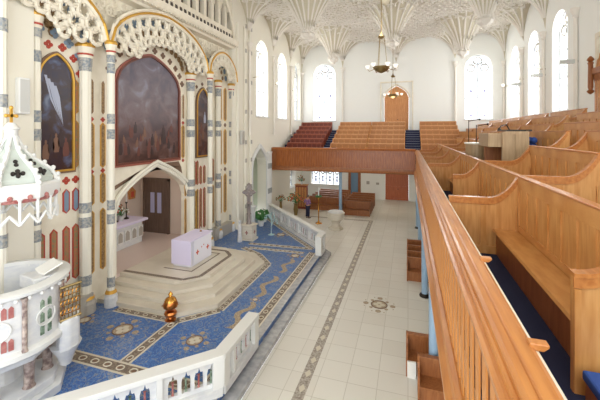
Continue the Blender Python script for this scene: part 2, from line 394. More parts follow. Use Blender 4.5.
# hood mould round upper door
struct(B().box(-2.5,-2.4,YF-.1,YF,6.5,11.1).box(.36,.46,YF-.1,YF,6.5,11.1).box(-2.5,.46,YF-.12,YF,11.0,11.12).tube([(-1.02+1.2*d,YF-.05,9.6+1.25*max(0,1-abs(d))**.5) for d in [k/12 for k in range(-12,13)]],.07).make('trim_2','stone'))

# ------------------------------------------------------------------ vaulted ceiling
TIP = 12.5
fans = []   # x, y, tip, R, hanging
for x in (-6.1,4.0):
    for y in (12.9,20.8,28.6): fans.append((x,y,TIP if x<0 else TIP-.1,2.7,True))
for y in (8.8,16.8,24.7): fans.append((-1.05,y,TIP,2.7,True))
for x in (-6.1,-1.05,4.0): fans.append((x,YF,TIP+.1,2.45,False))
for y in (20.9,25.3,29.5): fans.append((XL,y,12.4,2.15,False))
for y in (19.9,24.05,28.15): fans.append((XR,y,12.4,2.1,False))
fans.append((XL,YF,12.4,2.0,False)); fans.append((XR,YF,12.4,2.0,False))
def fz(r, tip, R):
    if R > 2.6:
        q = min(max((r-.15)/1.6,0),1); return tip+(ZC-tip)*(1-(1-q)**1.4)
    q = min(max(r/R,0),1); return tip+(ZC-tip)*math.sqrt(1-(1-q)**2)
def height(x,y):
    z = ZC
    for fx,fy,tip,R,h in fans:
        r = math.hypot(x-fx,y-fy)
        if r < R: z = min(z, fz(r,tip,R))
    return z
nx, ny = 130, 215
y0c = 8
b = B(); vs = []; fs = []
for j in range(ny+1):
    for i in range(nx+1):
        x = XL+(XR-XL)*i/nx; y = y0c+(YF-y0c)*j/ny; vs.append((x,y,height(x,y)+.02))
for j in range(ny):
    for i in range(nx): k = j*(nx+1)+i; fs.append((k,k+1,k+nx+2,k+nx+1))
b.add(vs,fs); b.box(XL-.6,XR+.6,-3,y0c,ZC,ZC+.3)
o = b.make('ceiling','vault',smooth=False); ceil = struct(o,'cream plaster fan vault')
for p in o.data.polygons: p.use_smooth = True
# lace
b = B(); b2 = B()
sp = .46
yy = 16.5; row = 0
while yy < YF-.15:
    x = XL+.3+(row%2)*sp/2
    while x < XR-.2:
        ds = min(((math.hypot(x-fx,yy-fy))/(R*(.78 if _h else 1))) for fx,fy,_,R,_h in fans)
        if ds > .58:
            z = height(x,yy)-.05
            b.ring((x,yy,z-random.uniform(0,.05)),random.uniform(.13,.21),random.uniform(.03,.05),'z',8,4)
            if random.random() < .75: b2.lathe([(.06,0),(.04,-.1),(.075,-.15),(.005,-.26)],(x+sp/2,yy,height(x+sp/2 if x+sp/2<XR else x,yy)-.02),5)
            if row%3 == 0: b.tube([(x,yy,z),(x+sp,yy,height(min(x+sp,XR-.05),yy)-.05)],.03,4)
        x += sp
    yy += sp*.86; row += 1
b.make('lace_tracery','rib',ceil); b2.make('bosses','rib',ceil)
def fan_obj(fx,fy,tip,R,hang,lab,name,cat,grp=None):
    t = thing(name,lab,cat,(fx,fy,tip),grp)
    inside = lambda x,y: XL+.02 < x < XR-.02 and y < YF-.02
    N = 18
    for k in range(N):
        a = 2*PI*(k+.5)/N; pts = []; rs = []
        for j in range(11):
            r = .12+((1.75 if hang else R*.86)-.12)*(j/10)**1.4; x, y = fx+r*math.cos(a), fy+r*math.sin(a)
            if not inside(x,y): 
                if j > 2: break
                x = min(max(x,XL+.04),XR-.04); y = min(y,YF-.04)
            z = fz(r,tip,R)
            if z > height(x,y)+.05: break
            pts.append((x,y,z-.03)); rs.append(.04+.035*j/10)
        if len(pts) > 3 and (hang or abs(pts[-1][0]-fx)+abs(pts[-1][1]-fy) > .9): B().tube(pts,rs,5).make('rib','rib',t,smooth=True)
    if hang:
        B().lathe([(.03,-.5),(.15,-.4),(.12,-.3),(.32,-.18),(.38,-.02),(.27,.08),(.36,.18),(.24,.26)],(fx,fy,tip+.12),12,6,.25).make('pendant_boss','rib',t)
        b = B()
        for k in range(10): b.ball((fx+.4*math.cos(k*.628),fy+.4*math.sin(k*.628),tip+.26),.09,6)
        b.make('carved_leaves','rib',t)
    return t
where = {(-6.1,20.8):'large hanging fan pendant nearest the altar screen, left of the chandelier',(-6.1,28.6):'hanging fan pendant in front of the left far window',
 (4.0,20.8):'large hanging fan pendant right of the chandelier, nearest the right windows',(4.0,28.6):'hanging fan pendant in front of the right far window',(-1.05,24.7):'hanging fan pendant behind the chandelier above the oak door'}
for fx,fy,tip,R,h in fans:
    if h and (fx,fy) in where: fan_obj(fx,fy,tip,R,True,where[(fx,fy)],'vault_pendant','ceiling pendant','hanging fan pendants of the vault')
side = {(-6.1,YF):'plaster fan on the slim shaft left of the far oak door',(-1.05,YF):'plaster fan on a corbel above the far oak door',(4.0,YF):'plaster fan on the slim shaft right of the far oak door',
 (XL,20.9):'plaster fan on the left wall before the first window',(XL,25.3):'plaster fan between first and second left windows',(XL,29.5):'plaster fan between second and third left windows',
 (XR,19.9):'plaster fan nearest on the right wall beside the largest window',(XR,24.05):'plaster fan between the two larger right windows',(XR,28.15):'plaster fan between the two smaller right windows',
 (XL,YF):'plaster fan in the far left corner',(XR,YF):'plaster fan in the far right corner'}
for fx,fy,tip,R,h in fans:
    if not h: 
        t = fan_obj(fx,fy,tip,R,False,side[(fx,fy)],'vault_fan','ceiling fan vault','wall fans of the vault')
        sx = 1 if fx == XL else (-1 if fx == XR else 0)
        cx = fx+sx*.1; cy = fy-(.1 if fy == YF else 0)
        B().lathe([(.02,-.5),(.14,-.4),(.11,-.3),(.17,-.16),(.22,-.05),(.22,.05)],(cx,cy,tip),10).make('capital','rib',t)
        if not (fx == -1.05):
            zb = 6.2 if (fx<XL+.1) else 5.2
            B().lathe([(.12,zb-tip),(.09,zb-tip+.1),(.09,-.38)],(cx,cy,tip),10).make('shaft','rib',t)

# ------------------------------------------------------------------ altar screen
scr = thing('altar_screen','tall carved cream altar screen with arched tracery and inlaid lancet panels','altar screen',(SX,12.3,SZ))
def lancet(y, z0, z1, hw, edge, fill, x=SX):
    o_ = [(y-hw,z0+hw*.8),(y,z0),(y+hw,z0+hw*.8),(y+hw,z1-hw),(y,z1),(y-hw,z1-hw)]
    k = .62; ym = y; zm = (z0+z1)/2; i_ = [(ym+(p[0]-ym)*k, zm+(p[1]-zm)*(1-(hw*(1-k)*1.6)/(z1-z0))) for p in o_]
    a = B().prism(o_,'x',x,x+.025).make('lancet_inlay',edge,scr)
    B().prism(i_,'x',x+.025,x+.03).make('inlay_fill',fill,a)
def quatre(y, z, r, m, x=SX, n='quatrefoil'):
    b = B()
    for dy,dz in ((1,0),(-1,0),(0,1),(0,-1)): b.prism([(y+dy*r*.55+r*.45*math.cos(t*PI/4),z+dz*r*.55+r*.45*math.sin(t*PI/4)) for t in range(8)],'x',x,x+.025)
    b.make(n,m,scr)
tiers = [(7.15,8.35),(5.15,6.1),(3.75,4.75),(1.2,3.25)]
# left field near painting L : columns of lancets under and right of it
for y in (8.56,):
    lancet(y,7.0,8.15,.1,'gold','grn'); lancet(y,5.2,6.8,.1,'gold','grn')
for y in (7.43,7.82,8.23,8.56): lancet(y,1.5,3.35,.12,'red','grn')
for y in (8.23,8.56): lancet(y,3.75,4.55,.12,'red','blueinlay')
for y in (8.23,8.56,7.82): quatre(y,4.82,.13,'red')
for y in (9.16,9.62,14.25,14.95):
    for z0,z1 in ((7.0,8.3),(5.1,6.75),(3.8,4.95),(1.4,3.65)):
        if z0 < 4 and 9.9 < y < 14.8: 
            if y > 14.5 or y<10: pass
            else: 
                lancet(y+.02,z0,z1,.09,'gold','brown') if y > 14.4 else None; continue
        lancet(y,z0,z1,.11,'gold' if z0<6 else 'stone','brown')
    for z in (6.85,5.0): quatre(y,z,.09,'red')
for y in (15.2,15.45,16.65,16.95):
    for z0,z1 in ((3.6,4.9),(1.2,3.4)): lancet(y,z0,z1,.1,'red' if z0>3 else 'gold','brown')
for y in (15.75,16.1): 
    for z0,z1 in ((3.6,4.6),(1.2,3.4)): lancet(y,z0,z1,.1,'red','brown')
for y in (17.75,18.3):
    for z0,z1 in ((7.05,9.1),(4.4,6.6),(1.5,3.9)): lancet(y,z0,z1,.16,'gold','brown')
    quatre(y,6.82,.13,'medald'); quatre(y,4.15,.13,'medald')
# quatrefoils around painting arches
def arc_q(cy, zs, hw, h, off, n, r, m, x=SX, a0=.08, a1=.92):
    for k in range(n):
        t = PI*(a0+(a1-a0)*k/(n-1)); quatre(cy-(hw+off)*math.cos(t), zs+(h+off)*math.sin(t), r, m, x)
arc_q(12.03,8.35,1.85,1.25,.36,12,.15,'medald'); arc_q(7.88,8.1,.55,.75,.3,6,.14,'red'); arc_q(15.9,8.0,.55,.7,.28,5,.1,'medald')
arc_q(7.5,8.1,1.1,1.1,.35,6,.17,'blueinlay',SX+.01,.25,.8)
# engaged piers
def column(x,y,z0,z1,r,bands,parent,lobes=8,capz=None,nm=None):
    B().lathe([(r*1.7,0),(r*1.7,.32),(r*1.45,.4),(r*1.45,.46),(r*1.2,.52)],(x,y,z0),12).make('column_base','greybase' if r > .17 else 'marble',parent)
    B().lathe([(r*1.5,0),(r*1.35,.06),(r*1.1,.1)],(x,y,z0+.46),12).make('base_ring','gold',parent)
    B().lathe([(r,.5),(r,z1-z0)],(x,y,z0),24,lobes,-.14).make('shaft','cream',parent)
    for z in bands: B().lathe([(r*1.04,0),(r*1.04,.34)],(x,y,z-.17),16,lobes,-.06).make('blue_band','bluetile',parent)
    if capz: 
        c = B().lathe([(r*1.05,0),(r*1.1,.3),(r*1.2,.34),(r*1.15,.4),(r*1.5,.62)],(x,y,capz-.62),12).make('capital','stone',parent)
        B().lathe([(r*1.08,0),(r*1.12,.26)],(x,y,capz-.62),12).make('capital_band','bluetile',c)
        B().lathe([(r*1.5,0),(r*1.6,.06),(r*1.35,.14)],(x,y,capz),12).make('capital_crown','gold',c); B().lathe([(r*1.22,0),(r*1.28,.06)],(x,y,capz-.27),12).make('red_collar','red',c)
BD = (8.62,6.86,6.32,3.85,3.36,1.15)
for y,lab in ((9.38,'slender free-standing cream column with blue bands left of the large painting'),(15.65,'slender free-standing cream column with blue bands right of the white altar'),(6.0,'cream column with blue bands behind the pulpit at left edge')):
    t = thing('column',lab,'column',(-9.95,y,SZ),'free-standing columns before the altar screen')
    column(-9.95,y,SZ,9.4 if y>7 else 13.0,.13,[8.62,6.86,6.32,3.85,3.36,1.15] if y>7 else [9.15,7.2,3.6],t,capz=9.45 if y>7 else None)
for y in (7.15,8.78,14.64,17.25,18.75): column(-10.42,y,SZ,9.3 if y>8 else 9.8,.19 if y in(8.78,14.64) else .15,BD if y != 8.78 else (8.62,3.85,3.36,1.4),scr,capz=9.25 if y>8 else 9.8)
# arched tracery screens
def tracery(cy, hw, zs, h, lo, x=-10.1, nrings=((.42,.25),(.95,.22),(1.4,.16)), d0=-1, d1=1, plate=True):
    f_ = lambda d: zs+h*math.sqrt(max(0,1-abs(d)**1.8))
    ds = [d0+(d1-d0)*k/28 for k in range(29)]
    B().tube([(x+.12,cy+hw*d,f_(d)) for d in ds],.05,6).make('arch_hood','gold',scr,smooth=True)
    B().tube([(x+.05,cy+hw*d,f_(d)-.09) for d in ds],.09,6).make('arch_moulding','stone',scr,smooth=True)
    B().tube([(x+.05,cy+hw*d,f_(d)+.12) for d in ds],.07,6).make('arch_moulding','stone',scr,smooth=True)
    for off,R in nrings:
        L = hw-off; n = max(4,int(2.55*L/(R*1.9))); b = B(); v = B()
        hh = h-off*.75
        for k in range(n):
            t = PI*(k+.5)/n; dd = -math.cos(t)
            if not d0-.01 <= dd <= d1+.01: continue
            c_ = (x,cy+L*dd,zs-.05+hh*math.sin(t)**.9)
            if c_[2] < lo: continue
            b.ring(c_,R,.08,'x',14,5,.9,1.05)
            for q in range(3): b.tube([(x,c_[1]+R*.9*math.cos(q*2.09+1.57),c_[2]+R*math.sin(q*2.09+1.57)),(x,c_[1]+R*.35*math.cos(q*2.09+1.57),c_[2]+R*.35*math.sin(q*2.09+1.57))],[.05,.015],4)
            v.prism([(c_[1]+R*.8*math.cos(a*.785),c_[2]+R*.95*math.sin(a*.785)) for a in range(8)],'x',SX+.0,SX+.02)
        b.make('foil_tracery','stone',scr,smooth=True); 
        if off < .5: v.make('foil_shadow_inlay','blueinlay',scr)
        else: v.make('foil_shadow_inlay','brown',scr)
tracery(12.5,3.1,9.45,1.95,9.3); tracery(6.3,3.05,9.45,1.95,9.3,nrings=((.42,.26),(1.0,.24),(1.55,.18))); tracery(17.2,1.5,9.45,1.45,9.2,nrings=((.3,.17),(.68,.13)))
b = B(); 
for k in range(26):
    for z in (10.9,11.25):
        y = 6.5+k*.48+(.24 if z>11 else 0)
        if z+.1 > 9.5+1.95*math.sqrt(max(0,1-abs((y-12.5)/3.25)**1.8)) and (y>9.3) and z+.1 > 9.5+1.5*math.sqrt(max(0,1-abs((y-17.2)/1.6)**1.8)): b.ring((SX+.03,y,z),.14,.035,'x',10,4)
for (y,z,R) in ((9.4,10.4,.33),(15.7,10.45,.34),(9.4,11.05,.25),(15.7,11.1,.26),(8.9,10.95,.2),(9.95,10.9,.2),(15.1,11.0,.2),(16.2,10.9,.2),(18.6,10.9,.22),(18.55,10.3,.2),(15.4,9.95,.15),(15.95,9.95,.15),(9.2,9.95,.15)):
    b.ring((SX+.05,y,z),R,.05,'x',14,5)
    for q in range(4): b.ring((SX+.05,y+R*.5*math.cos(q*PI/2+.785),z+R*.5*math.sin(q*PI/2+.785)),R*.36,.03,'x',8,4)
b.make('spandrel_tracery','stone',scr)
# cornice and arcade above
prof = [(-10.6,11.45),(-10.25,11.5),(-10.2,11.6),(-10.05,11.66),(-9.95,11.8),(-9.9,11.95),(-10.1,12.0),(-10.6,12.02)]
b = B(); b.prism(prof,'y',2,18.8); b.make('cornice','stone',scr)
b = B(); g = B()
for k in range(78): b.ball((-9.98,2.2+k*.215,11.62),.05,6)
for k in range(50): g.prism([(2.4+k*.33+a*.1,12.1+c*.12) for a,c in ((0,0),(.5,1),(1,0),(1.5,1),(1,2),(.5,1.4),(0,2))],'x',SX+.3,SX+.34)
b.make('bead_moulding','bandcream',scr); 
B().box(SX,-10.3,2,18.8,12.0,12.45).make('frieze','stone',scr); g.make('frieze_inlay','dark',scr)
ar = B(RY); ops = [(8.2+k*.72,.24,12.6,tud(13.5,.45)) for k in range(15)]
ar.strips(5,18.8,12.45,ZC,10.3,10.55,ops,8); ar.make('arcade','stone',scr)
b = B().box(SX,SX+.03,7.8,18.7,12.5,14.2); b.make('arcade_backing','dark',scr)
b = B()
for k in range(15):
    b.tube([(-10.27,8.2+k*.72+.3*d,13.5+.52*max(0,1-abs(d))**.5) for d in [i/5 for i in range(-5,6)]],.035,5)
b.tube([(-10.2,18.7-3.2*(1-math.cos(t)),11.9+3.1*math.sin(t)) for t in [PI/2*i/14 for i in range(15)]],.08,6)
b.tube([(-10.2,18.7-3.6*(1-math.cos(t)),12.0+3.4*math.sin(t)) for t in [PI/2*i/14 for i in range(15)]],.05,6)
b.make('arcade_moulding','stone',scr)
# frame of the alcove arch
b = B()
ds = [k/16 for k in range(-16,17)]
for off,xx,rr in ((0.05,-10.55,.09),(.22,-10.48,.07)):
    pts = [(xx,12.33-2.2-off,.9)]+[(xx,12.33+(2.2+off)*d,3.3+(1.6+off)*max(0,1-abs(d))**.5) for d in ds]+[(xx,12.33+2.2+off,.9)]
    b.tube(pts,rr,6)
b.make('alcove_arch','cream',scr)
B().prism([(10.15,4.35),(12.1,4.98),(13.9,4.98),(14.1,4.7),(14.2,4.3),(14.1,4.3),(13.4,4.7),(12.3,5.0),(11.2,4.72),(10.15,4.2)],'x',SX,SX+.02).make('spandrel_panel','medald',scr)
for z in (1.2,3.85,6.3,6.86): 
    pass
# jamb lancets at right inside arch
for z0,z1 in ((1.2,3.1),(3.2,4.0)): lancet(14.42,z0,z1,.07,'gold','brown',SX+.02)
B().box(SX,SX+.35,16.7,18.6,SZ,.95).make('plinth','greybase',scr); B().box(SX,SX+.4,6.3,8.9,SZ,.95).make('plinth','greybase',scr)
# paintings
def painting(cy, hw, z0, zs, h, m, lab, x=SX+.02, fr=('gold','medald'), fw=.08):
    t = thing('painting',lab,'painting',(x,cy,z0))
    def outl(e): return [(cy-hw-e,z0-e),(cy+hw+e,z0-e)]+[(cy+(hw+e)*d, zs+(h+e)*max(0,1-abs(d)**1.3)**.52) for d in [1-k/12 for k in range(25)]]
    B().prism(outl(0),'x',x,x+.03).make('canvas',m,t)
    o1, o0, o2 = outl(0.0), outl(fw), outl(fw*2)
    for nm,a,c_,mm,dep in (('frame',o1,o0,fr[0],.09),('outer_frame',o0,o2,fr[1],.06)):
        n = len(a); b = B()
        b.add([(x,*p) for p in a]+[(x,*p) for p in c_]+[(x+dep,*p) for p in a]+[(x+dep,*p) for p in c_],
          sum([[(i,(i+1)%n,n+(i+1)%n,n+i),(2*n+i,2*n+(i+1)%n,3*n+(i+1)%n,3*n+i),(i,(i+1)%n,2*n+(i+1)%n,2*n+i),(n+i,n+(i+1)%n,3*n+(i+1)%n,3*n+i)] for i in range(n)],[]))
        b.make(nm,mm,t)
    return t
def figure(t, y, z, s, m, x, tilt=0):
    b = B(); b.prism([(y+s*(.5*a+tilt*c),z+s*c) for a,c in ((-.55,-1),(.55,-1),(.75,-.5),(.62,.1),(.45,.5),(.16,.58),(.24,.78),(.16,.96),(0,1.02),(-.16,.96),(-.24,.78),(-.16,.58),(-.5,.4),(-.66,-.1),(-.7,-.6))],'x',x,x+.004); b.make('painted_figure',m,t)
M['figr'] = mat('painted_brown', S(104,60,50), .4); M['figb'] = mat('painted_ochre', S(122,88,70), .4); M['figd'] = mat('painted_dark', S(58,40,40), .4); M['figw'] = mat('painted_white', S(170,176,196), .4)
M['brownframe'] = mat('dark_frame', S(110,58,44), .4); M['redframe'] = mat('red_frame', S(160,92,76), .4)
t = painting(12.03,1.8,5.2,8.35,1.25,'paintC','large arched oil painting of a dim crowd in the centre of the altar screen',SX+.02,('brownframe','redframe'),.08)
for i in range(30): figure(t, 10.45+i*.105+random.uniform(-.06,.06), 5.5+random.uniform(0,1.3), random.uniform(.14,.28), random.choice(['figr','figb','figd','figd','figr']), SX+.051+.0003*i, random.uniform(-.2,.2))
t = painting(7.88,.52,5.2,8.1,.72,'paintL','narrow dark arched painting with painted white sheen left of the large painting',fw=.06)
for i in range(4):
    B().prism([(7.5+i*.1,8.15-i*.1),(7.58+i*.1,8.15-i*.1),(7.72+i*.09,7.5),(7.95+i*.05,6.9-.1*i),(7.7+i*.07,7.4)],'x',SX+.05,SX+.053+.0005*i).make('painted_sheen','figw',t)  # pale strips paint the curved blue-white sheen onto the canvas
for i in range(5): figure(t, 7.55+i*.16, 5.8+random.uniform(0,.6), .3, random.choice(['figr','figd','figb']), SX+.051)
t = painting(15.9,.52,5.15,8.0,.7,'paintR','narrow dark arched painting right of the large painting',fw=.06)
for i in range(4): figure(t, 15.6+i*.16, 5.8+random.uniform(0,1.6), .3, random.choice(['figr','figw','figb']), SX+.051)

# alcove behind the screen
b = B().box(-14.4,-14.2,9.2,15.6,.5,5.6).box(-14.2,-10.9,9.0,9.2,.5,5.6).box(-14.2,-10.9,15.4,15.6,.5,5.6).box(-14.2,-10.9,9.2,15.4,5.4,5.6)
struct(b.make('wall_alcove','pinkwall')); struct(B().box(-14.4,-10.75,9.2,15.4,.3,.9).make('floor_alcove','pinkfloor'))
r = thing('door_4','grey-brown door with two leaded panes inside the alcove',None); r['kind']='structure'
B().box(-13.85,-12.35,15.3,15.4,.9,3.75).make('door_leaf','greydoor',r)
B().box(-13.45,-13.2,15.27,15.3,2.0,3.1).box(-13.0,-12.75,15.27,15.3,2.0,3.1).make('pane','lilacpane',r)
B().box(-13.95,-13.85,15.25,15.4,.9,3.85).box(-12.35,-12.25,15.25,15.4,.9,3.85).box(-13.95,-12.25,15.25,15.4,3.75,3.88).make('door_frame','greydoor',r)
# old high altar
t = thing('high_altar','white marble high altar with carved front and stepped shelf inside the alcove','altar',(-13.2,12.2,.9))
B().box(-13.9,-12.75,10.2,13.9,.9,1.95).make('altar_body','marble',t,bevel=.02)
B().box(-14.0,-12.6,10.0,14.15,1.95,2.07).make('altar_table','cloth2',t,bevel=.02)
b = B(); v = B()
for k in range(9): y = 10.4+k*.42; b.box(-12.75,-12.7,y-.16,y+.16,1.2,1.75); v.prism([(y-.12,1.25),(y+.12,1.25),(y+.12,1.6),(y,1.72),(y-.12,1.6)],'x',-12.7,-12.69)
b.make('carved_panel','white',t); v.make('panel_inlay','greybase',t)
B().box(-14.15,-13.6,10.4,13.8,2.07,2.45).box(-14.15,-13.75,11.0,13.5,2.45,2.8).prism([(12.7,2.8),(13.4,2.8),(13.3,3.6),(13.05,4.2),(12.8,3.6)],'x',-14.1,-13.8).prism([(11.0,2.8),(12.6,2.8),(12.5,4.2),(11.8,5.0),(11.1,4.2)],'x',-14.15,-13.95).make('gradine','marble',t,bevel=.01)
for i,(y,lab) in enumerate(((12.9,'tall dark candlestick on the alcove altar, left one'),(13.55,'tall dark candlestick on the alcove altar, right one'))):
    c_ = thing('candlestick',lab,'candlestick',(-13.4,y,2.07),'candlesticks on the alcove altar')
    B().lathe([(.13,0),(.11,.04),(.03,.09),(.03,.3),(.06,.35),(.02,.42),(.02,.75),(.06,.8),(.06,.84)],(-13.4,y,2.07),10).make('stem','darkmetal',c_)
    B().lathe([(.025,0),(.025,.45)],(-13.4,y,2.91),8).make('candle','white',c_)
def bouquet(name,lab,cat,x,y,z,s,cols,vase='marble',n=26,vh=.25,grp=None):
    t = thing(name,lab,cat,(x,y,z),grp)
    B().lathe([(.07*s,0),(.11*s,vh*.5),(.08*s,vh*.9),(.12*s,vh)],(x,y,z),10).make('vase',vase,t)
    b = B(); fl_ = {c:B() for c in cols}
    for k in range(n):
        a = random.uniform(0,2*PI); el = random.uniform(.2,1.45); R = s*random.uniform(.22,.42)
        p = (x+R*math.cos(a)*math.cos(el), y+R*math.sin(a)*math.cos(el), z+vh+R*math.sin(el)*1.25)
        b.tube([(x,y,z+vh),((x+p[0])/2,(y+p[1])/2,(z+vh+p[2])/2+.03),p],.008,4)
        q = Vector(p); d = Vector((math.cos(a+1),math.sin(a+1),.3))*.07*s
        b.add([tuple(q-d),tuple(q+Vector((0,0,.05*s))),tuple(q+d*1.6),tuple(q-Vector((0,0,.05*s)))],[(0,1,2,3)])
        fl_[random.choice(cols)].ball(p,.035*s*random.uniform(.7,1.5),8)
    b.make('foliage','leaf',t)
    for c in cols: fl_[c].make('blooms',c,t)
bouquet('flower_vase','vase of red and white flowers on the alcove altar','flowers',-13.3,13.15,2.07,1.0,['flowerr','flowerw'])
bouquet('flower_vase','vase of leafy flowers at the left end of the alcove altar','flowers',-13.3,12.3,2.07,1.3,['flowerr','flowerw'])
t = thing('wall_plaque','small orange framed plaque on the alcove wall beside the door','plaque',(-14.2,14.7,2.9))
B().prism([(14.5,2.8),(14.9,2.8),(14.95,3.2),(14.7,3.45),(14.45,3.2)],'x',-14.2,-14.13).make('frame','orangewood',t); B().box(-14.13,-14.11,14.6,14.8,2.9,3.2).make('picture','flowerr',t)

# main altar
t = thing('altar','white cloth-covered altar with red embroidered motifs on the stepped platform','altar',(-8.8,12.5,.9))
B().box(-9.22,-8.38,11.78,13.3,.9,1.95).make('altar_body','cloth',t,bevel=.015)
b = B(); 
b.box(-9.27,-8.33,11.72,13.36,1.95,1.98)
b.prism([(-9.27,1.96),(-8.33,1.96),(-8.33,1.0),(-9.27,1.0)],'y',11.71,11.735); b.make('altar_cloth','cloth2',t,bevel=.008)
B().box(-8.335,-8.32,11.9,13.2,1.0,1.93).make('frontal','cloth',t)
b = B()
for y,z,r_ in ((12.15,1.42,.1),(12.9,1.42,.1),(12.45,1.55,.035),(12.6,1.6,.035)):
    b.prism([(y-r_*.3,z-r_),(y+r_*.3,z-r_),(y+r_*.3,z-r_*.3),(y+r_,z-r_*.3),(y+r_,z+r_*.3),(y+r_*.3,z+r_*.3),(y+r_*.3,z+r_),(y-r_*.3,z+r_),(y-r_*.3,z+r_*.3),(y-r_,z+r_*.3),(y-r_,z-r_*.3),(y-r_*.3,z-r_*.3)],'x',-8.32,-8.315)
b.make('embroidered_cross','flowerr',t)
t = thing('altar_candle','small white altar candle on the cloth-covered altar','candle',(-8.8,13.1,1.98))
B().lathe([(.06,0),(.03,.03),(.03,.06)],(-8.8,13.1,1.98),8).make('holder','brass',t); B().lathe([(.02,0),(.02,.14)],(-8.8,13.1,2.04),8).make('candle','white',t)

# brass lamp on floor
x,y = -7.35,9.25
t = thing('brass_thurible_stand','polished copper incense burner standing on the mosaic before the altar steps','incense burner',(x,y,SZ))
B().lathe([(.2,0),(.2,.03),(.1,.07),(.08,.12),(.2,.18),(.24,.27),(.2,.34),(.06,.38),(.06,.44)],(x,y,SZ),20).make('base','copper',t,True)
B().lathe([(.1,0),(.26,.06),(.28,.16),(.24,.24),(.22,.28)],(x,y,SZ+.44),20).make('bowl','copper',t,True)
B().lathe([(.23,0),(.18,.1),(.07,.16),(.05,.2),(.09,.24),(.06,.3),(.01,.36)],(x,y,SZ+.72),20).make('lid','brass',t,True)
b=B(); 
for k in range(3): b.ring((x+.27*math.cos(k*2.1),y+.27*math.sin(k*2.1),SZ+.62),.06,.012,'z',10,4)
b.make('ring_handle','brass',t)

t.scale = (.85,.85,.86)
# ------------------------------------------------------------------ altar rails
def rail(segs, lab):
    t = thing('altar_rail',lab,'altar rail',(segs[0][0][0],segs[0][0][1],SZ),'marble altar rails')
    for si_,(p,q) in enumerate(segs):
        L = math.hypot(q[0]-p[0],q[1]-p[1]); m = Matrix.Translation((p[0],p[1],SZ)) @ Matrix.Rotation(math.atan2(q[1]-p[1],q[0]-p[0]),4,'Z')
        B(m).box(-.1,L+.1,-.16,.16,0,.2+.003*si_).make('base_slab','marble',t,bevel=.01)
        B(m).box(-.12,L+.12,-.17,.17,.84-.003*si_,.95+.004*si_).make('top_rail','white',t,bevel=.015)
        n = max(2,int(L/.27)); w = L/n; ops = []
        for k in range(n):
            if k%5 == 4 or L < 1.0 and k == 0: continue
            ops.append(((k+.5)*w,.1,.3,(lambda d: .6+.12*(1-abs(d))+.04*math.cos(d*9))))
        B(m).strips(0,L,.2,.84,-.05,.05,ops,8).make('pierced_panel','marble',t)
        b = B(m); g = B(m)
        for ca,*_ in ops: (b if int(ca/w)%2 else g).lathe([(.035,0),(.022,.02),(.022,.26),(.035,.28)],(ca,0,.3),8)
        b.make('red_colonnettes','redmarble',t); g.make('green_colonnettes','greenmarble',t)
        b = B(m)
        for k in range(n):
            if k%5 == 4: B(m).box((k+.5)*w-.06,(k+.5)*w+.06,-.13,.13,.2,.84).make('pilaster','white',t)
        for e in (0,L): B(m).box(e-.12,e+.12,-.15,.15,.2,.84).make('end_pilaster','white',t)
        b = B(m)
        for ca,*_ in ops:
            b.ring((ca,-.1,.3),.035,.01,'y',8,4); b.ring((ca,-.1,.79),.025,.008,'y',8,4)
        b.make('carved_rosettes','greybase',t)
rail([((-4.2,8.75),(-4.2,7.1)),((-4.25,6.98),(-7.2,4.0))],'white marble altar rail with coloured colonnettes in the foreground, nearest the camera')
rail([((-4.2,16.3),(-4.2,16.95)),((-4.3,17.1),(-9.3,22.5))],'white marble altar rail sloping away towards the far gallery')

# ------------------------------------------------------------------ pulpit
px_,py_ = -8.95,5.45
t = thing('pulpit','round white marble pulpit with red and green inlaid panels at the left edge','pulpit',(px_,py_,SZ))
def octp(r,n=8,rot=PI/8): return [(px_+r*math.cos(2*PI*k/n+rot),py_+r*math.sin(2*PI*k/n+rot)) for k in range(n)]
B().prism(octp(1.25),'z',SZ,SZ+.2).prism(octp(1.1),'z',SZ+.2,SZ+.38).make('base','marble',t,bevel=.02)
for k in range(8):
    a = 2*PI*k/8; cx,cy = px_+.82*math.cos(a),py_+.82*math.sin(a)
    B().lathe([(.13,0),(.1,.06),(.1,.5),(.15,.6)],(cx,cy,SZ+.38),12).make('column','pinkmarble',t,True)
B().lathe([(.35,.38),(.32,.9)],(px_,py_,SZ),12).make('core','marble',t)
B().lathe([(.5,1.0),(.95,1.0),(1.0,1.12),(1.12,1.2),(1.2,1.4)],(px_,py_,SZ-.02),8).make('corbel','marble',t)
B().lathe([(1.14,0),(1.14,1.32),(1.04,1.32),(1.04,.2),(.01,.2)],(px_,py_,1.62),24,cap=False).make('drum','marble',t,True)
B().lathe([(1.04,0),(1.22,.0),(1.27,.03),(1.29,.1),(1.2,.14),(1.04,.14),(1.04,0)],(px_,py_,2.88),40,cap=False).make('rim','white',t,True)
B().lathe([(1.24,0),(1.24,.1),(1.16,.16)],(px_,py_,1.58),32).make('lower_moulding','white',t,True)
b = B()
for k in range(32): a = 2*PI*k/32; b.ball((px_+1.22*math.cos(a),py_+1.22*math.sin(a),2.84),.045,6)
b.make('bead_trim','white',t)
def onarc(a,r,z): return (px_+r*math.cos(a),py_+r*math.sin(a),z)
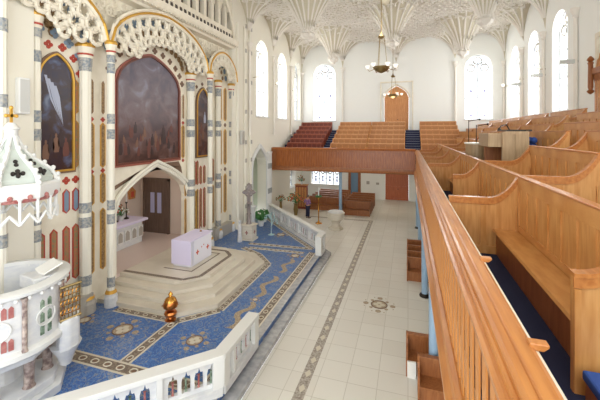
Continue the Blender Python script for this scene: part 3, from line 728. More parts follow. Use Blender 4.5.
for k in range(8):
    a = 2*PI*k/8-.65; 
    B().lathe([(.07,0),(.05,.06),(.05,1.05),(.08,1.15)],onarc(a+PI/8,1.17,1.7),10).make('colonnette','pinkmarble',t,True)
    col = 'redmarble' if k%2 == 0 else 'greenmarble'
    b = B()
    for i in range(5 if k%2==0 else 6):
        ai = (a-.2+.1*i) if k%2 == 0 else a-.08+.16*(i%2)
        for zz in ((1.92,2.6) if k%2 == 0 else (1.95+.28*(i//2),)):
            w_=.055; dz = .1-.05*(abs(i-2)==0) if k%2==0 else .09
            b.add([onarc(ai-w_*.7,1.155,zz-dz),onarc(ai+w_*.7,1.155,zz-dz),onarc(ai+w_*.7,1.155,zz+dz),onarc(ai,1.155,zz+dz*1.5),onarc(ai-w_*.7,1.155,zz+dz),
                   onarc(ai-w_*.7,1.12,zz-dz),onarc(ai+w_*.7,1.12,zz-dz),onarc(ai+w_*.7,1.12,zz+dz),onarc(ai,1.12,zz+dz*1.5),onarc(ai-w_*.7,1.12,zz+dz)],
                  [(0,1,2,3,4),(9,8,7,6,5),(0,5,6,1),(1,6,7,2),(2,7,8,3),(3,8,9,4),(4,9,5,0)])
    b.make('inlay_panel',col,t)
    b = B(); n_ = 16
    b.tube([onarc(a+.2*math.cos(2*PI*i/n_),1.16,2.26+.2*math.sin(2*PI*i/n_)) for i in range(n_)],.02,5,True)
    b.make('carved_medallion','white',t)
# pulpit desk + gate
d = thing('pulpit_book','open white book lying on the rim of the pulpit','book',(-8.35,6.1,2.8))
B().add([(-8.75,6.0,3.01),(-8.4,5.85,3.01),(-8.25,6.2,3.18),(-8.6,6.35,3.18),(-8.75,6.0,3.04),(-8.4,5.85,3.04),(-8.25,6.2,3.21),(-8.6,6.35,3.21)],[(0,3,2,1),(4,5,6,7),(0,1,5,4),(1,2,6,5),(2,3,7,6),(3,0,4,7)]).make('left_page','paper',d)
B().add([(-8.4,5.85,3.01),(-8.1,5.75,3.06),(-7.95,6.1,3.23),(-8.25,6.2,3.18),(-8.4,5.85,3.04),(-8.1,5.75,3.09),(-7.95,6.1,3.26),(-8.25,6.2,3.21)],[(0,3,2,1),(4,5,6,7),(0,1,5,4),(1,2,6,5),(2,3,7,6),(3,0,4,7)]).make('right_page','paper',d)
B().prism([(-8.85,5.7),(-8.2,5.6),(-8.0,6.25),(-8.6,6.4)],'z',2.7,3.0).make('desk','marble',t,bevel=.03)
g = thing('brass_gate','brass latticed gate beside the pulpit','gate',(-7.9,6.3,1.85))
gx = lambda k: (-7.86+.022*k, 5.98+.08*k)
b = B().tube([(*gx(-.3),2.68),(*gx(5.3),2.68)],.035,6).tube([(*gx(-.3),1.9),(*gx(5.3),1.9)],.03,6)
for k in range(6): b.tube([(*gx(k),1.85),(*gx(k),2.7)],.014,5)
b.make('gate_frame','brassd',g)
b = B()
for z in (2.08,2.3,2.52):
    for k in range(5): b.ring((*gx(k+.5),z),.06,.014,'x',8,4)
b.make('gate_scroll','brass',g)
B().prism([(-8.2,6.1),(-7.87,5.95),(-7.74,6.1),(-7.74,6.35),(-7.95,6.55),(-8.2,6.6)],'z',1.12,1.9).make('landing_kerb','marble',t,bevel=.05)
B().lathe([(.12,0),(.2,.25),(.34,.5)],(-8.05,6.25,.7),14).make('landing_corbel','marble',t,True)
# canopy (tester)
cx,cy = -8.9,5.57
M['domegreen'] = mat('pale_grey_green', S(196,204,196), .5)
t = thing('pulpit_canopy','white carved ogee-domed canopy with gold cross above the pulpit','canopy',(cx,cy,4.6))
B().lathe([(1.0,0),(1.08,.04),(1.1,.3),(1.05,.36),(.95,.36),(.95,0)],(cx,cy,4.88),8).make('cornice','white',t)
og = [(1.0,5.22),(.99,5.34),(.88,5.5),(.68,5.64),(.44,5.8),(.25,6.0),(.13,6.3)]
t.scale = (.87,.87,1)
B().lathe([(r_*.93,z) for r_,z in og],(cx,cy,0),8).make('dome','domegreen',t)
for k in range(8):
    a = 2*PI*k/8
    B().tube([(cx+r_*math.cos(a),cy+r_*math.sin(a),z) for r_,z in og],.05,6).make('rib','white',t,True)
b = B()
for k in range(8):
    a = 2*PI*k/8
    for j in range(6):
        r_,z = og[j]; b.ball((cx+(r_+.05)*math.cos(a),cy+(r_+.05)*math.sin(a),z+.03),.06,6)
b.make('crockets','white',t)
b = B()
for k in range(8):
    a = 2*PI*(k+.5)/8; ca,sa = math.cos(a),math.sin(a); ap = math.cos(PI/8)*.93
    for (u_,z,r_) in ((0,5.52,.9),(0,5.42,.95),(-.1,5.47,.92),(.1,5.47,.92),(0,5.47,.92),(0,5.72,.7),(0,5.65,.76)):
        # interpolate dome radius
        for (ra,za),(rb,zb) in zip(og,og[1:]):
            if za <= z <= zb: rr = (ra+(rb-ra)*(z-za)/(zb-za))*ap+.005
        b.ball((cx+rr*ca-u_*sa,cy+rr*sa+u_*ca,z),.055,8)
b.make('pierced_cross','darkmetal',t)
b = B(); v = B()
for k in range(16):
    a = 2*PI*k/16; x0,y0 = cx+1.0*math.cos(a),cy+1.0*math.sin(a)
    b.lathe([(.07,0),(.035,.05),(.035,.5),(.07,.56)],(x0,y0,4.36),8); v.ball((cx+1.04*math.cos(a+.2),cy+1.04*math.sin(a+.2),4.95),.06,6)
    b.tube([(cx+1.02*math.cos(a+q*.039),cy+1.02*math.sin(a+q*.039),4.35-.25*math.sin(q*PI/10)*0+(.22*(1-abs(q-5)/5))) for q in range(11)],.035,5)
b.make('hanging_arcade','white',t); v.make('red_rosettes','redmarble',t)
B().lathe([(.98,0),(1.02,.05),(.98,.12),(.92,.12),(.92,0)],(cx,cy,4.83),24).make('soffit_ring','redmarble',t)
B().lathe([(.12,6.25),(.15,6.3),(.15,6.44),(.2,6.48),(.13,6.56),(.08,6.62)],(cx,cy,0),12).make('finial','white',t,True)
B().box(cx-.02,cx+.02,cy-.03,cy+.03,6.6,6.95).box(cx-.02,cx+.02,cy-.13,cy+.13,6.75,6.82).ball((cx,cy,6.97),.05).ball((cx,cy-.13,6.78),.045).ball((cx,cy+.13,6.78),.045).make('gold_cross','gold',t)
B().box(-10.6,cx-.4,cy-.12,cy+.12,5.0,5.25).make('bracket','white',t)
# big pier behind pulpit
struct(B().box(SX,-10.25,5.2,7.0,SZ,ZC).make('trim_3','cream'))
t = thing('wall_speaker','white column loudspeaker on the pier left of the narrow painting','loudspeaker',(-10.25,6.65,6.9)); B().box(-10.25,-10.08,6.5,6.8,6.9,7.9).make('cabinet','whiteplastic',t,bevel=.03); B().box(-10.08,-10.075,6.53,6.77,6.95,7.85).make('grille','speaker',t)
t = thing('wall_speaker','light grey loudspeaker on the pier between altar screen and first window','loudspeaker',(-10.28,19.9,5.9)); B().box(-10.28,-10.1,19.6,19.95,5.6,6.5).make('cabinet','speaker',t,bevel=.03); B().box(-10.1,-10.095,19.63,19.92,5.65,6.45).make('grille','greybase',t)
# cluster pier between screen and nave with small square bosses
p_ = thing('clustered_pier','tall cream clustered pier with small dark square bosses right of the altar screen','pier',(-10.25,20.4,SZ))
for y in (19.2,20.2,21.0): B().lathe([(.16,0),(.1,.3),(.1,13.0)],(-10.22,y,SZ),10).make('shaft','cream',p_)
for y in (20.2,21.0):
    for z in (1.4,2.6,4.4,5.6,7.6,9.6,11.6,13.2): B().box(-10.16,-10.1,y-.07,y+.07,z,z+.26).make('square_boss','greybase',p_)

# niche / side arch
n_ = struct(B().box(-11.6,-11.5,21,24.5,0,5.6).box(-11.5,-10.9,21,21.2,0,5.6).box(-11.5,-10.9,24.0,24.5,0,5.6).box(-11.6,-10.9,21,24.5,5.4,5.6).make('wall_niche','niche'))
t = thing('arched_surround','white moulded pointed arch with blue bands around the side niche','arch',(XL,22.6,SZ))
pts = lambda e: [(XL+.08,22.6-1.25-e,SZ)]+[(XL+.08,22.6+(1.25+e)*d,3.9+(1.35+e)*max(0,1-abs(d))**.5) for d in ds]+[(XL+.08,22.6+1.25+e,SZ)]
for e in (.06,.24): B().tube(pts(e),.08,6).make('arch_moulding','white',t,True)
for y in (24.0,24.25,24.5):
    s_ = B().lathe([(.14,0),(.1,.3),(.1,4.4),(.15,4.6)],(XL+.12,y,SZ),10).make('shaft','white',t)
    for z in (3.6,1.7): B().lathe([(.11,0),(.11,.4)],(XL+.12,y,z),10).make('blue_band','bluetile',t)
b = B()
for z in (1.6,2.5,3.4,4.3): b.box(-11.5,-11.47,21.2,24.0,z,z+.05)
b.make('niche_stripe','bandcream',n_)
for y in (26.0,26.5): 
    pass

# silver cross on plinth
x,y = -8.62,17.55
t = thing('stone_plinth','cream marble plinth with small red cross on the sanctuary floor','plinth',(x,y,SZ))
B().box(x-.42,x+.42,y-.36,y+.36,SZ,SZ+.1).box(x-.34,x+.34,y-.3,y+.3,SZ+.1,SZ+.78).box(x-.4,x+.4,y-.34,y+.34,SZ+.78,SZ+.88).make('block','step',t,bevel=.02)
B().box(x-.09,x+.09,y-.31,y-.3,SZ+.42,SZ+.48).box(x-.03,x+.03,y-.31,y-.3,SZ+.34,SZ+.56).box(x+.34,x+.35,y-.09,y+.09,SZ+.42,SZ+.48).box(x+.34,x+.35,y-.03,y+.03,SZ+.34,SZ+.56).make('red_cross','redmarble',t)
z0 = SZ+.88
t = thing('processional_cross','tall tarnished silver cross with figure standing on the marble plinth','cross',(x,y,z0))
B().lathe([(.16,0),(.13,.08),(.1,.16),(.09,.5),(.14,.56),(.1,.64),(.1,1.1),(.15,1.16),(.1,1.25)],(x,y,z0),12).make('staff','silver',t,True)
m_ = Matrix.Translation((x,y,z0)) @ Matrix.Rotation(.35,4,'Z')
b = B(m_).box(-.09,.09,-.08,.08,1.2,2.2).box(-.26,.26,-.07,.07,1.7,1.88)
for p in ((0,2.2),(-.25,1.79),(.25,1.79)):
    for dx,dz in ((0,.06),(.07,0),(-.07,0),(0,-.05)): b.ball((p[0]+dx,0,p[1]+dz),.07,8)
b.ring((0,0,1.79),.22,.05,'y',16,5)
b.make('cross','silver',t,True)
b = B(m_).tube([(0,-.08,1.25),(.01,-.09,1.5),(0,-.09,1.72),(0,-.08,1.86)],[.03,.055,.07,.03],8).tube([(0,-.08,1.8),(-.14,-.08,1.86),(-.28,-.07,1.9)],.022,6).tube([(0,-.08,1.8),(.14,-.08,1.86),(.28,-.07,1.9)],.022,6).ball((0,-.1,1.95),.05)
b.make('figure','silver',t,True)
t = thing('white_pedestal','plain white round pedestal in front of the side niche','pedestal',(-9.5,19.9,SZ)); B().lathe([(.24,0),(.24,.06),(.17,.12),(.15,1.15),(.22,1.25),(.26,1.3)],(-9.5,19.9,SZ),20).make('shaft','white',t,True); B().lathe([(.27,0),(.27,.06)],(-9.5,19.9,SZ+1.3),20).make('top','marble',t)
t = thing('white_figurine','small white kneeling figurine on the front of the marble plinth','figurine',(x-.28,y-.52,SZ)); B().lathe([(.14,0),(.13,.2),(.1,.55),(.12,.85),(.05,1.02)],(x-.3,y-.55,SZ),10).make('robe','marble',t,True); B().ball((x-.3,y-.55,SZ+1.12),.09).make('head','marble',t,True)
# green plants & pale stand
def fern(name,lab,x,y,z,s,n,ms=('leaf','flowerw'),pot='white',ph=.35):
    t = thing(name,lab,'plant',(x,y,z)); B().lathe([(.14*s,0),(.2*s,ph)],(x,y,z),12).make('pot',pot,t)
    b = B(); fl_ = B()
    for k in range(n):
        a = random.uniform(0,2*PI); R = s*random.uniform(.25,.55); H_ = s*random.uniform(.15,.6); w = .05*s
        c0 = Vector((x,y,z+ph)); c1 = Vector((x+.5*R*math.cos(a),y+.5*R*math.sin(a),z+ph+H_)); c2 = Vector((x+R*math.cos(a),y+R*math.sin(a),z+ph+H_*.55)); n1 = Vector((-math.sin(a),math.cos(a),0))*w
        b.add([tuple(c0),tuple(c1-n1),tuple(c2),tuple(c1+n1),tuple(c0-Vector((0,0,.01))),tuple(c1-n1-Vector((0,0,.015))),tuple(c2-Vector((0,0,.01))),tuple(c1+n1-Vector((0,0,.015)))],[(0,1,2,3),(7,6,5,4),(0,4,5,1),(1,5,6,2),(2,6,7,3),(3,7,4,0)])
        if k%4 == 0: fl_.ball(tuple(c1+Vector((0,0,.04))),.05*s,6)
    b.make('leaves',ms[0],t); fl_.make('blossoms',ms[1],t)
fern('potted_plant','green leafy plant with white blossoms beside the white pedestal',-9.1,20.3,SZ,1.1,60)
fern('potted_plant','low green plant on the floor behind the sloping altar rail',-9.3,21.3,SZ,.9,40)
x,y = -7.75,18.75
t = thing('wrought_stand','pale silvery wrought metal stand with curling arms behind the sloping rail','metal stand',(x,y,SZ))
b = B().lathe([(.2,0),(.05,.06),(.02,.12)],(x,y,SZ),10).tube([(x,y,SZ),(x,y,SZ+1.35)],.022,6)
for k in range(9):
    a = k*.7; b.tube([(x,y,SZ+.5+.08*k),(x+.2*math.cos(a),y+.2*math.sin(a),SZ+.9+.06*k),(x+.36*math.cos(a),y+.36*math.sin(a),SZ+.85+.06*k),(x+.38*math.cos(a),y+.38*math.sin(a),SZ+.68+.06*k)],.016,5)
b.make('stem','palemetal',t)
b = B()
for k in range(9):
    a = k*.7; b.ball((x+.38*math.cos(a),y+.38*math.sin(a),SZ+.7+.06*k),.05,8)
b.make('cups','palemetal',t)

# ------------------------------------------------------------------ floor items under gallery
x,y = -4.55,22.1
t = thing('baptismal_font','cream stone baptismal font with round lid on the nave floor','font',(x,y,0))
B().lathe([(.5,0),(.5,.1),(.4,.14),(.3,.2),(.26,.35),(.3,.5),(.42,.62)],(x,y,0),8).make('pedestal','step',t)
B().lathe([(.42,0),(.55,.1),(.58,.42),(.6,.5),(.48,.52)],(x,y,.6),16).make('bowl','step',t,True)
B().lathe([(.5,0),(.5,.05),(.3,.1),(.05,.12)],(x,y,1.12),20).make('lid','marble',t,True)
x,y = -5.97,23.1
t = thing('paschal_candle_stand','tall brass candle stand with green wreath and white candle left of the font','candle stand',(x,y,0))
B().lathe([(.25,0),(.22,.04),(.08,.1),(.04,.2),(.035,.8),(.07,.88),(.035,.96),(.03,1.7),(.1,1.82),(.1,1.86)],(x,y,0),12).make('stem','brass',t,True)
B().ring((x,y,1.9),.17,.07,'z',14,6).make('wreath','leafd',t); B().lathe([(.045,0),(.045,.62)],(x,y,1.86),10).make('candle','white',t)
bouquet('flower_arrangement','large arrangement of orange and red flowers on a stand left of the standing person','flowers',-8.25,24.9,.0,1.7,['flowerr','flowero'],'brassd',46,.9)
bouquet('flower_arrangement','small flower arrangement further left near the wall','flowers',-9.6,25.2,.0,1.1,['flowerr','flowero'],'brassd',26,.9)
# person
def person(x,y,rz):
    t = thing('person','person in purple plaid shirt and navy trousers, hands on hips, near the flower arrangement','person',(x,y,0)); t['_o'] = (0,0,0)
    def skin(name, verts, edges, rad, m, sub=2):
        me = bpy.data.meshes.new(name); me.from_pydata(verts,edges,[]); o = bpy.data.objects.new(name,me); C.objects.link(o); o.parent = t
        sk = o.modifiers.new('skin','SKIN')
        for i,r_ in enumerate(rad): me.skin_vertices[0].data[i].radius = (r_[0],r_[1]) if isinstance(r_,tuple) else (r_,r_)
        me.skin_vertices[0].data[0].use_root = True
        s2 = o.modifiers.new('sub','SUBSURF'); s2.levels = sub; s2.render_levels = sub; me.materials.append(M[m]); return o
    def skv(name,*a,**k):
        me = None
        v,e,r_,m = a; me = bpy.data.meshes.new(name); me.from_pydata(v,e,[]); o = bpy.data.objects.new(name,me); C.objects.link(o); o.parent = t
        o.modifiers.new('skin','SKIN')
        if not me.skin_vertices:
            bm = bmesh.new(); bm.from_mesh(me); bm.verts.layers.skin.verify(); bm.to_mesh(me); bm.free()
        for i,q in enumerate(r_): me.skin_vertices[0].data[i].radius = q if isinstance(q,tuple) else (q,q)
        me.skin_vertices[0].data[0].use_root = True
        s2 = o.modifiers.new('sub','SUBSURF'); s2.levels = 2; s2.render_levels = 2; me.materials.append(M[m]); return o
    # full body
    V = [(0,0,.9),(0,0,1.1),(0,.01,1.3),(0,.01,1.4),(0,-.01,1.48),(0,-.01,1.54),(0,-.02,1.6),
         (.17,.01,1.36),(.34,.06,1.14),(.2,-.06,.98),(-.17,.01,1.36),(-.34,.06,1.14),(-.2,-.06,.98),
         (.09,0,.85),(.1,.01,.48),(.11,.03,.08),(.12,-.12,.04),(-.09,0,.85),(-.1,.01,.48),(-.11,.03,.08),(-.12,-.12,.04)]
    E = [(0,1),(1,2),(2,3),(3,4),(4,5),(5,6),(3,7),(7,8),(8,9),(3,10),(10,11),(11,12),(0,13),(13,14),(14,15),(15,16),(0,17),(17,18),(18,19),(19,20)]
    R_ = [.13,.12,.14,.1,.05,.085,.075,.06,.045,.03,.06,.045,.03,.09,.06,.042,.035,.09,.06,.042,.035]
    body = skv('body',V,E,R_,'skin')
    sh = skv('shirt',[(0,0,.92),(0,0,1.1),(0,.01,1.3),(0,.01,1.41),(.17,.01,1.37),(.34,.06,1.15),(.3,.02,1.09),(-.17,.01,1.37),(-.34,.06,1.15),(-.3,.02,1.09)],[(0,1),(1,2),(2,3),(3,4),(4,5),(5,6),(3,7),(7,8),(8,9)],[.155,.14,.165,.1,.075,.06,.055,.075,.06,.055],'shirt')
    tr = skv('trousers',[(0,0,.93),(.09,0,.85),(.1,.01,.48),(.11,.03,.08),(-.09,0,.85),(-.1,.01,.48),(-.11,.03,.08)],[(0,1),(1,2),(2,3),(0,4),(4,5),(5,6)],[.14,.105,.085,.075,.105,.085,.075],'trouser')
    for sx in (1,-1):
        b = B()
        for k in range(4): b.tube([(sx*(.2),-.07+.02*k,.98),(sx*.17,-.1+.03*k,.95),(sx*.15,-.11+.03*k,.9)],[.011,.01,.008],6)
        b.tube([(sx*.2,-.04,.98),(sx*.19,.03,.96)],[.012,.009],6); b.make('fingers','skin',t)
        B().box(sx*.12-.045,sx*.12+.045,-.17,.07,0,.07).make('shoe','darkmetal',t,bevel=.02)
    B().ball((0,.005,1.64),.095,12,1.05).make('hair','hair',t,True)
    b = B().ball((-.03,-.105,1.58),.012,6).ball((.03,-.105,1.58),.012,6).tube([(0,-.1,1.58),(0,-.125,1.55)],[.01,.014],6).tube([(-.025,-.1,1.515),(.025,-.1,1.515)],.007,5).ball((.088,-.01,1.57),.022,6).ball((-.088,-.01,1.57),.022,6)
    b.make('face','skin',t)
    t.rotation_euler = (0,0,rz)
person(-7.1,24.3,PI*.82)

# pews
def bench(L, m='redwood', h=1.0, seat=.45, depth=.55, ends=True, panels=True, name='pew', slats=False, cap=None, back=None):
    """pew along local x from 0..L ; back at y=+depth ; sitter faces -y"""
    t = thing(name,None,None)
    b = B().box(0,L,depth-.05,depth,0,h); b.make('backrest',back or m,t)
    if panels:
        b = B(); n = max(1,round(L/.45)); w = L/n
        for s_ in (depth-.08,depth+.003):
            for k in range(n+1): b.box(max(0,k*w-.04),min(L,k*w+.04),s_,s_+.027,.08,h-.08)
            b.box(.003,L-.003,s_+.002,s_+.025,h-.09,h-.003); b.box(.003,L-.003,s_+.002,s_+.025,.002,.1)
        b.make('stiles',m,t)
    B().box(0,L,depth-.1,depth+.04,h,h+.04).make('cap_rail',cap or m,t,bevel=.008)
    B().box(0,L,0,depth-.05,seat-.04,seat).make('seat',m,t)
    B().box(0,L,.06,.09,0,seat-.04).make('seat_front',m,t)
    if ends:
        for e in (0,L-.05):
            pr = [(depth+.03,0),(-.02,0),(-.02,seat+.1),(.08,seat+.2),(.25,seat+.28),(depth-.2,h-.06),(depth-.05,h+.05),(depth+.03,h+.05)]
            B().prism(pr,'x',e,e+.05).make('pew_end',m,t)
    return t
def place(t, x, y, z, lab, grp, first, rz=0, cat='pew'):
    o = t if first else copy_tree(t)
    o.location = (x,y,z); o.rotation_euler = (0,0,rz); o['label'] = lab; o['category'] = cat; o['group'] = grp; return o
ordn = ['front','second','third','fourth','fifth','sixth','seventh']
# ground pews under far gallery, facing the sanctuary end
pA = bench(2.85,'oakd',1.0); pB = bench(2.0,'oakd',1.0)
for i in range(5):
    place(pA,-7.9,27.0+i*.95,0,'dark oak pew under the far gallery, %s row of the left block'%ordn[i],'dark pews under the far gallery',i==0)
    place(pB,-4.75,26.0+i*.95,0,'dark oak pew under the far gallery, %s row of the right block'%ordn[i],'dark pews under the far gallery',i==0)
# noticeboard cabinet with flowers at left
t = thing('bookcase','tall orange wooden cabinet left of the pews under the gallery','cabinet',(-8.6,27.3,0))
B().box(-9.0,-8.0,27.0,27.4,0,1.95).make('body','redwood',t,bevel=.02); B().box(-9.05,-7.95,26.95,27.45,1.95,2.02).make('top','orangewood',t)
b = B()
for k in range(4): b.box(-8.92+.24*k,-8.74+.24*k,26.97,27.0,.2,1.8)
b.make('door_panel','orangewood',t)
bouquet('flower_vase','vase of orange and white flowers on top of the tall cabinet','flowers',-8.5,27.2,2.02,1.0,['flowero','flowerw','flowerr'])
for i,(x,lab) in enumerate(((-3.65,'small dark sign on the wall between glazed door and red door'),(-2.75,'small grey switch plate left of the red door'))):
    t = thing('wall_plaque',lab,'sign',(x,YF,1.4)); B().box(x-.14,x+.14,YF-.03,YF,1.4,1.6+.1*(1-i)).make('plate','greybase',t)

# pews on floor under right gallery (ends showing)
pC = bench(6.5,'oakd',.85,.42,.5)
ys = [8.45,9.35,15.3,16.15,17.0,17.85]
names = ['nearest pew end projecting below the right gallery','second nearest pew end projecting below the right gallery with white papers','third dark pew end along the nave below the right gallery','fourth dark pew end along the nave below the right gallery','fifth dark pew end along the nave below the right gallery','furthest dark pew end along the nave below the right gallery']
for i,y in enumerate(ys): place(pC,-.05 if i>0 else .22,y,0,names[i],'pews below the right gallery',i==0)
t = thing('paper_stack','white papers hanging on the second nearest pew end below the right gallery','papers',(.09,9.3,.0)); B().box(-.02,.2,9.29,9.345,.0,.42).make('sheets','paper',t)

# ------------------------------------------------------------------ galleries
GZ = 4.2
# right gallery slab and tiers
RX = [1.87,3.04,3.9,4.8,5.7,6.6]; RT = [5.6,6.02,6.4,6.66,7.02,7.3]; RFL = [4.2,4.62,5.0,5.3,5.66,5.95]
g = struct(B().box(.55,XR,-3,YF,3.6,GZ-.02).make('gallery_floor','cream')); g.name='floor_gallery_right'
b = B().box(.55,1.95,-3,25.1,GZ-.02,GZ)
prev = 1.95
for i in range(1,6): b.box(prev,RX[i]+.08,-3,YF if i>1 else 25.1,3.9,RFL[i]); prev = RX[i]+.08
b.box(prev,XR,-3,YF,3.9,6.2)
struct(b.make('floor_gallery_carpet','carpet'))
# balustrade
M['oakslat'] = mat('slat_oak', S(200,134,70), .4)
t = thing('gallery_balustrade','long golden oak gallery front with moulded handrail running away from the camera','balustrade',(.5,0,3.5))
B().prism([(.47,4.96),(.447,4.99),(.447,5.03),(.47,5.05),(.49,5.055),(.492,5.09),(.505,5.105),(.515,5.105),(.518,5.13),(.54,5.15),(.58,5.155),(.585,5.145),(.6,5.157),(.67,5.165),(.695,5.15),(.7,5.1),(.66,5.05),(.5,4.96)],'y',-2.5,25.0).make('handrail','oakcap',t)
B().box(.7,.715,-2.5,25.0,5.08,5.14).make('light_edge_strip','bandcream',t)
B().prism([(.4,3.5),(.37,3.55),(.37,3.62),(.4,3.66),(.43,3.7),(.45,3.76),(.5,3.8),(.6,3.8),(.6,3.5)],'y',-2.5,25.0).make('lower_moulding','oakcap',t)
B().box(.6,.63,-2.5,25.0,3.7,5.05).make('backing_boards','oakf',t)  # darker oak puts extra shade into the gaps between the slats
b = B()
for k in range(100): b.box(.515,.53,-1.0+k*.26,-1.0+k*.26+.13,3.79,4.95)
b.make('upright_slats','oakslat',t)
B().box(.49,.6,-2.5,24.99,4.88,4.97).make('upper_moulding','oak',t)
for y,lab in ((3.7,'further small wooden peg block on the inner edge of the handrail'),(2.3,'nearer small wooden peg block on the inner edge of the handrail')):
    k_ = thing('rail_block',lab,'wooden block',(.72,y,5.13)); B().prism([(.67,5.14),(.74,5.14),(.77,5.165),(.77,5.185),(.67,5.185)],'y',y-.03,y+.03).make('block','oakcap',k_,bevel=.008)
# blue posts
pst = thing('gallery_post','post','column',(.62,9.2,0))
B().lathe([(.2,0),(.2,.06),(.14,.12)],(.62,9.2,0),12).make('base','darkmetal',pst); B().lathe([(.12,.12),(.12,3.3),(.2,3.5),(.2,3.6)],(.62,9.2,0),14).make('shaft','bluepaint',pst,True)
for i,(x,y,lab) in enumerate(((.62,9.2,'pale blue iron post below the right gallery, nearest the camera'),(.62,14.1,'pale blue iron post below the right gallery, second from camera'),(.62,19.0,'pale blue iron post below the right gallery, third from camera'),(.62,23.9,'pale blue iron post below the right gallery, furthest'),(-4.9,25.6,'pale blue iron post under the far gallery behind the font'))):
    o = pst if i==0 else copy_tree(pst); o.location = (x,y,0); o['label'] = lab; o['group'] = 'blue gallery posts'
# far gallery
b = B().box(XL,.6,25.1,YF,3.5,GZ-.0)
struct(b.make('floor_gallery_far','cream')).name='floor_gallery_far'
t = thing('far_gallery_front','brown panelled wooden front of the far gallery spanning the nave','gallery front',(-4.8,25.0,3.5))
B().box(-9.9,.5,25.0,25.1,3.55,5.1).make('backing_boards','oakf',t)
b = B()
for k in range(54): b.box(-9.85+k*.19,-9.85+k*.19+.09,24.96,25.0,3.8,4.95)
b.make('upright_slats','oakf',t)
B().prism([(24.85,3.42),(24.82,3.5),(24.9,3.6),(24.93,3.75),(25.1,3.75),(25.1,3.42)],'x',-10.0,.5).make('lower_moulding','oakd',t)
B().prism([(24.85,5.05),(24.82,5.12),(24.86,5.2),(25.2,5.2),(25.2,5.05)],'x',-10.0,.5).make('handrail','oakf',t)
B().box(-9.95,.5,24.9,25.0,4.92,5.06).make('upper_moulding','oakf',t)
B().box(-10.25,-9.9,24.85,25.3,3.42,5.2).make('end_block','oakd',t)
# tiers
NR = 7
M['highlightcap'] = mat('highlight_oak_cap', S(228,182,128), .4); M['midoak'] = mat('mid_oak', S(184,126,74), .5); M['redhighlightcap'] = mat('highlight_red_cap', S(184,112,84), .4); M['reddark'] = mat('dark_red_oak', S(112,50,36), .5)  # lighter caps paint the highlight along each row top; darker backs add contrast
yr = [26.1+.82*i for i in range(NR)]; zr = [4.2+.36*i for i in range(NR)]
b = B()
for i in range(NR): b.box(XL,3.9,yr[i]-.55 if i else 25.1,YF,zr[i]-.36 if i else 4.15,zr[i])
struct(b.make('floor_gallery_tiers','stairblue'))
def pewset(L,m,x,lab,grp,rows=range(1,NR)):
    p = bench(L,m,.92,.42,.5,cap='highlightcap' if m != 'redwood' else 'redhighlightcap',back='midoak' if m != 'redwood' else 'reddark'); first = True
    for i in rows: place(p,x,yr[i]-.28,zr[i],'%s, %s row'%(lab,ordn[i-(rows[0])]),grp,first); first = False
pewset(2.95,'redwood',-9.7,'reddish oak pew in the left block of the far gallery','pews of the far gallery',list(range(1,NR)))
pewset(2.85,'orangewood',-5.98,'pale oak pew, left half of far gallery centre block','pews of the far gallery',list(range(1,NR)))
pewset(2.85,'orangewood',-3.08,'pale oak pew, right half of far gallery centre block','pews of the far gallery',list(range(1,NR)))
pewset(2.9,'orangewood',.95,'pale oak pew in the right block of the far gallery','pews of the far gallery',list(range(1,NR)))
# stairs
for n_i,(x0,x1,lab) in enumerate(((-6.7,-6.0,'blue carpeted stair between reddish and centre pews of the far gallery'),(-.2,.92,'blue carpeted stair right of the far gallery centre pews'))):
    t = thing('gallery_stair',lab,'stair',(x0,26,4.2)); b = B(); c_ = B()
    for k in range(13):
        zz = 4.2+.18*(k+1); y_ = 25.9+k*.41; b.box(x0,x1,y_,YF-.02,zz-.18,zz); c_.box(x0,x1,y_-.02,y_+.03,zz,zz+.03)
    b.make('treads','stairblue',t); c_.make('nosings','stairlip',t)

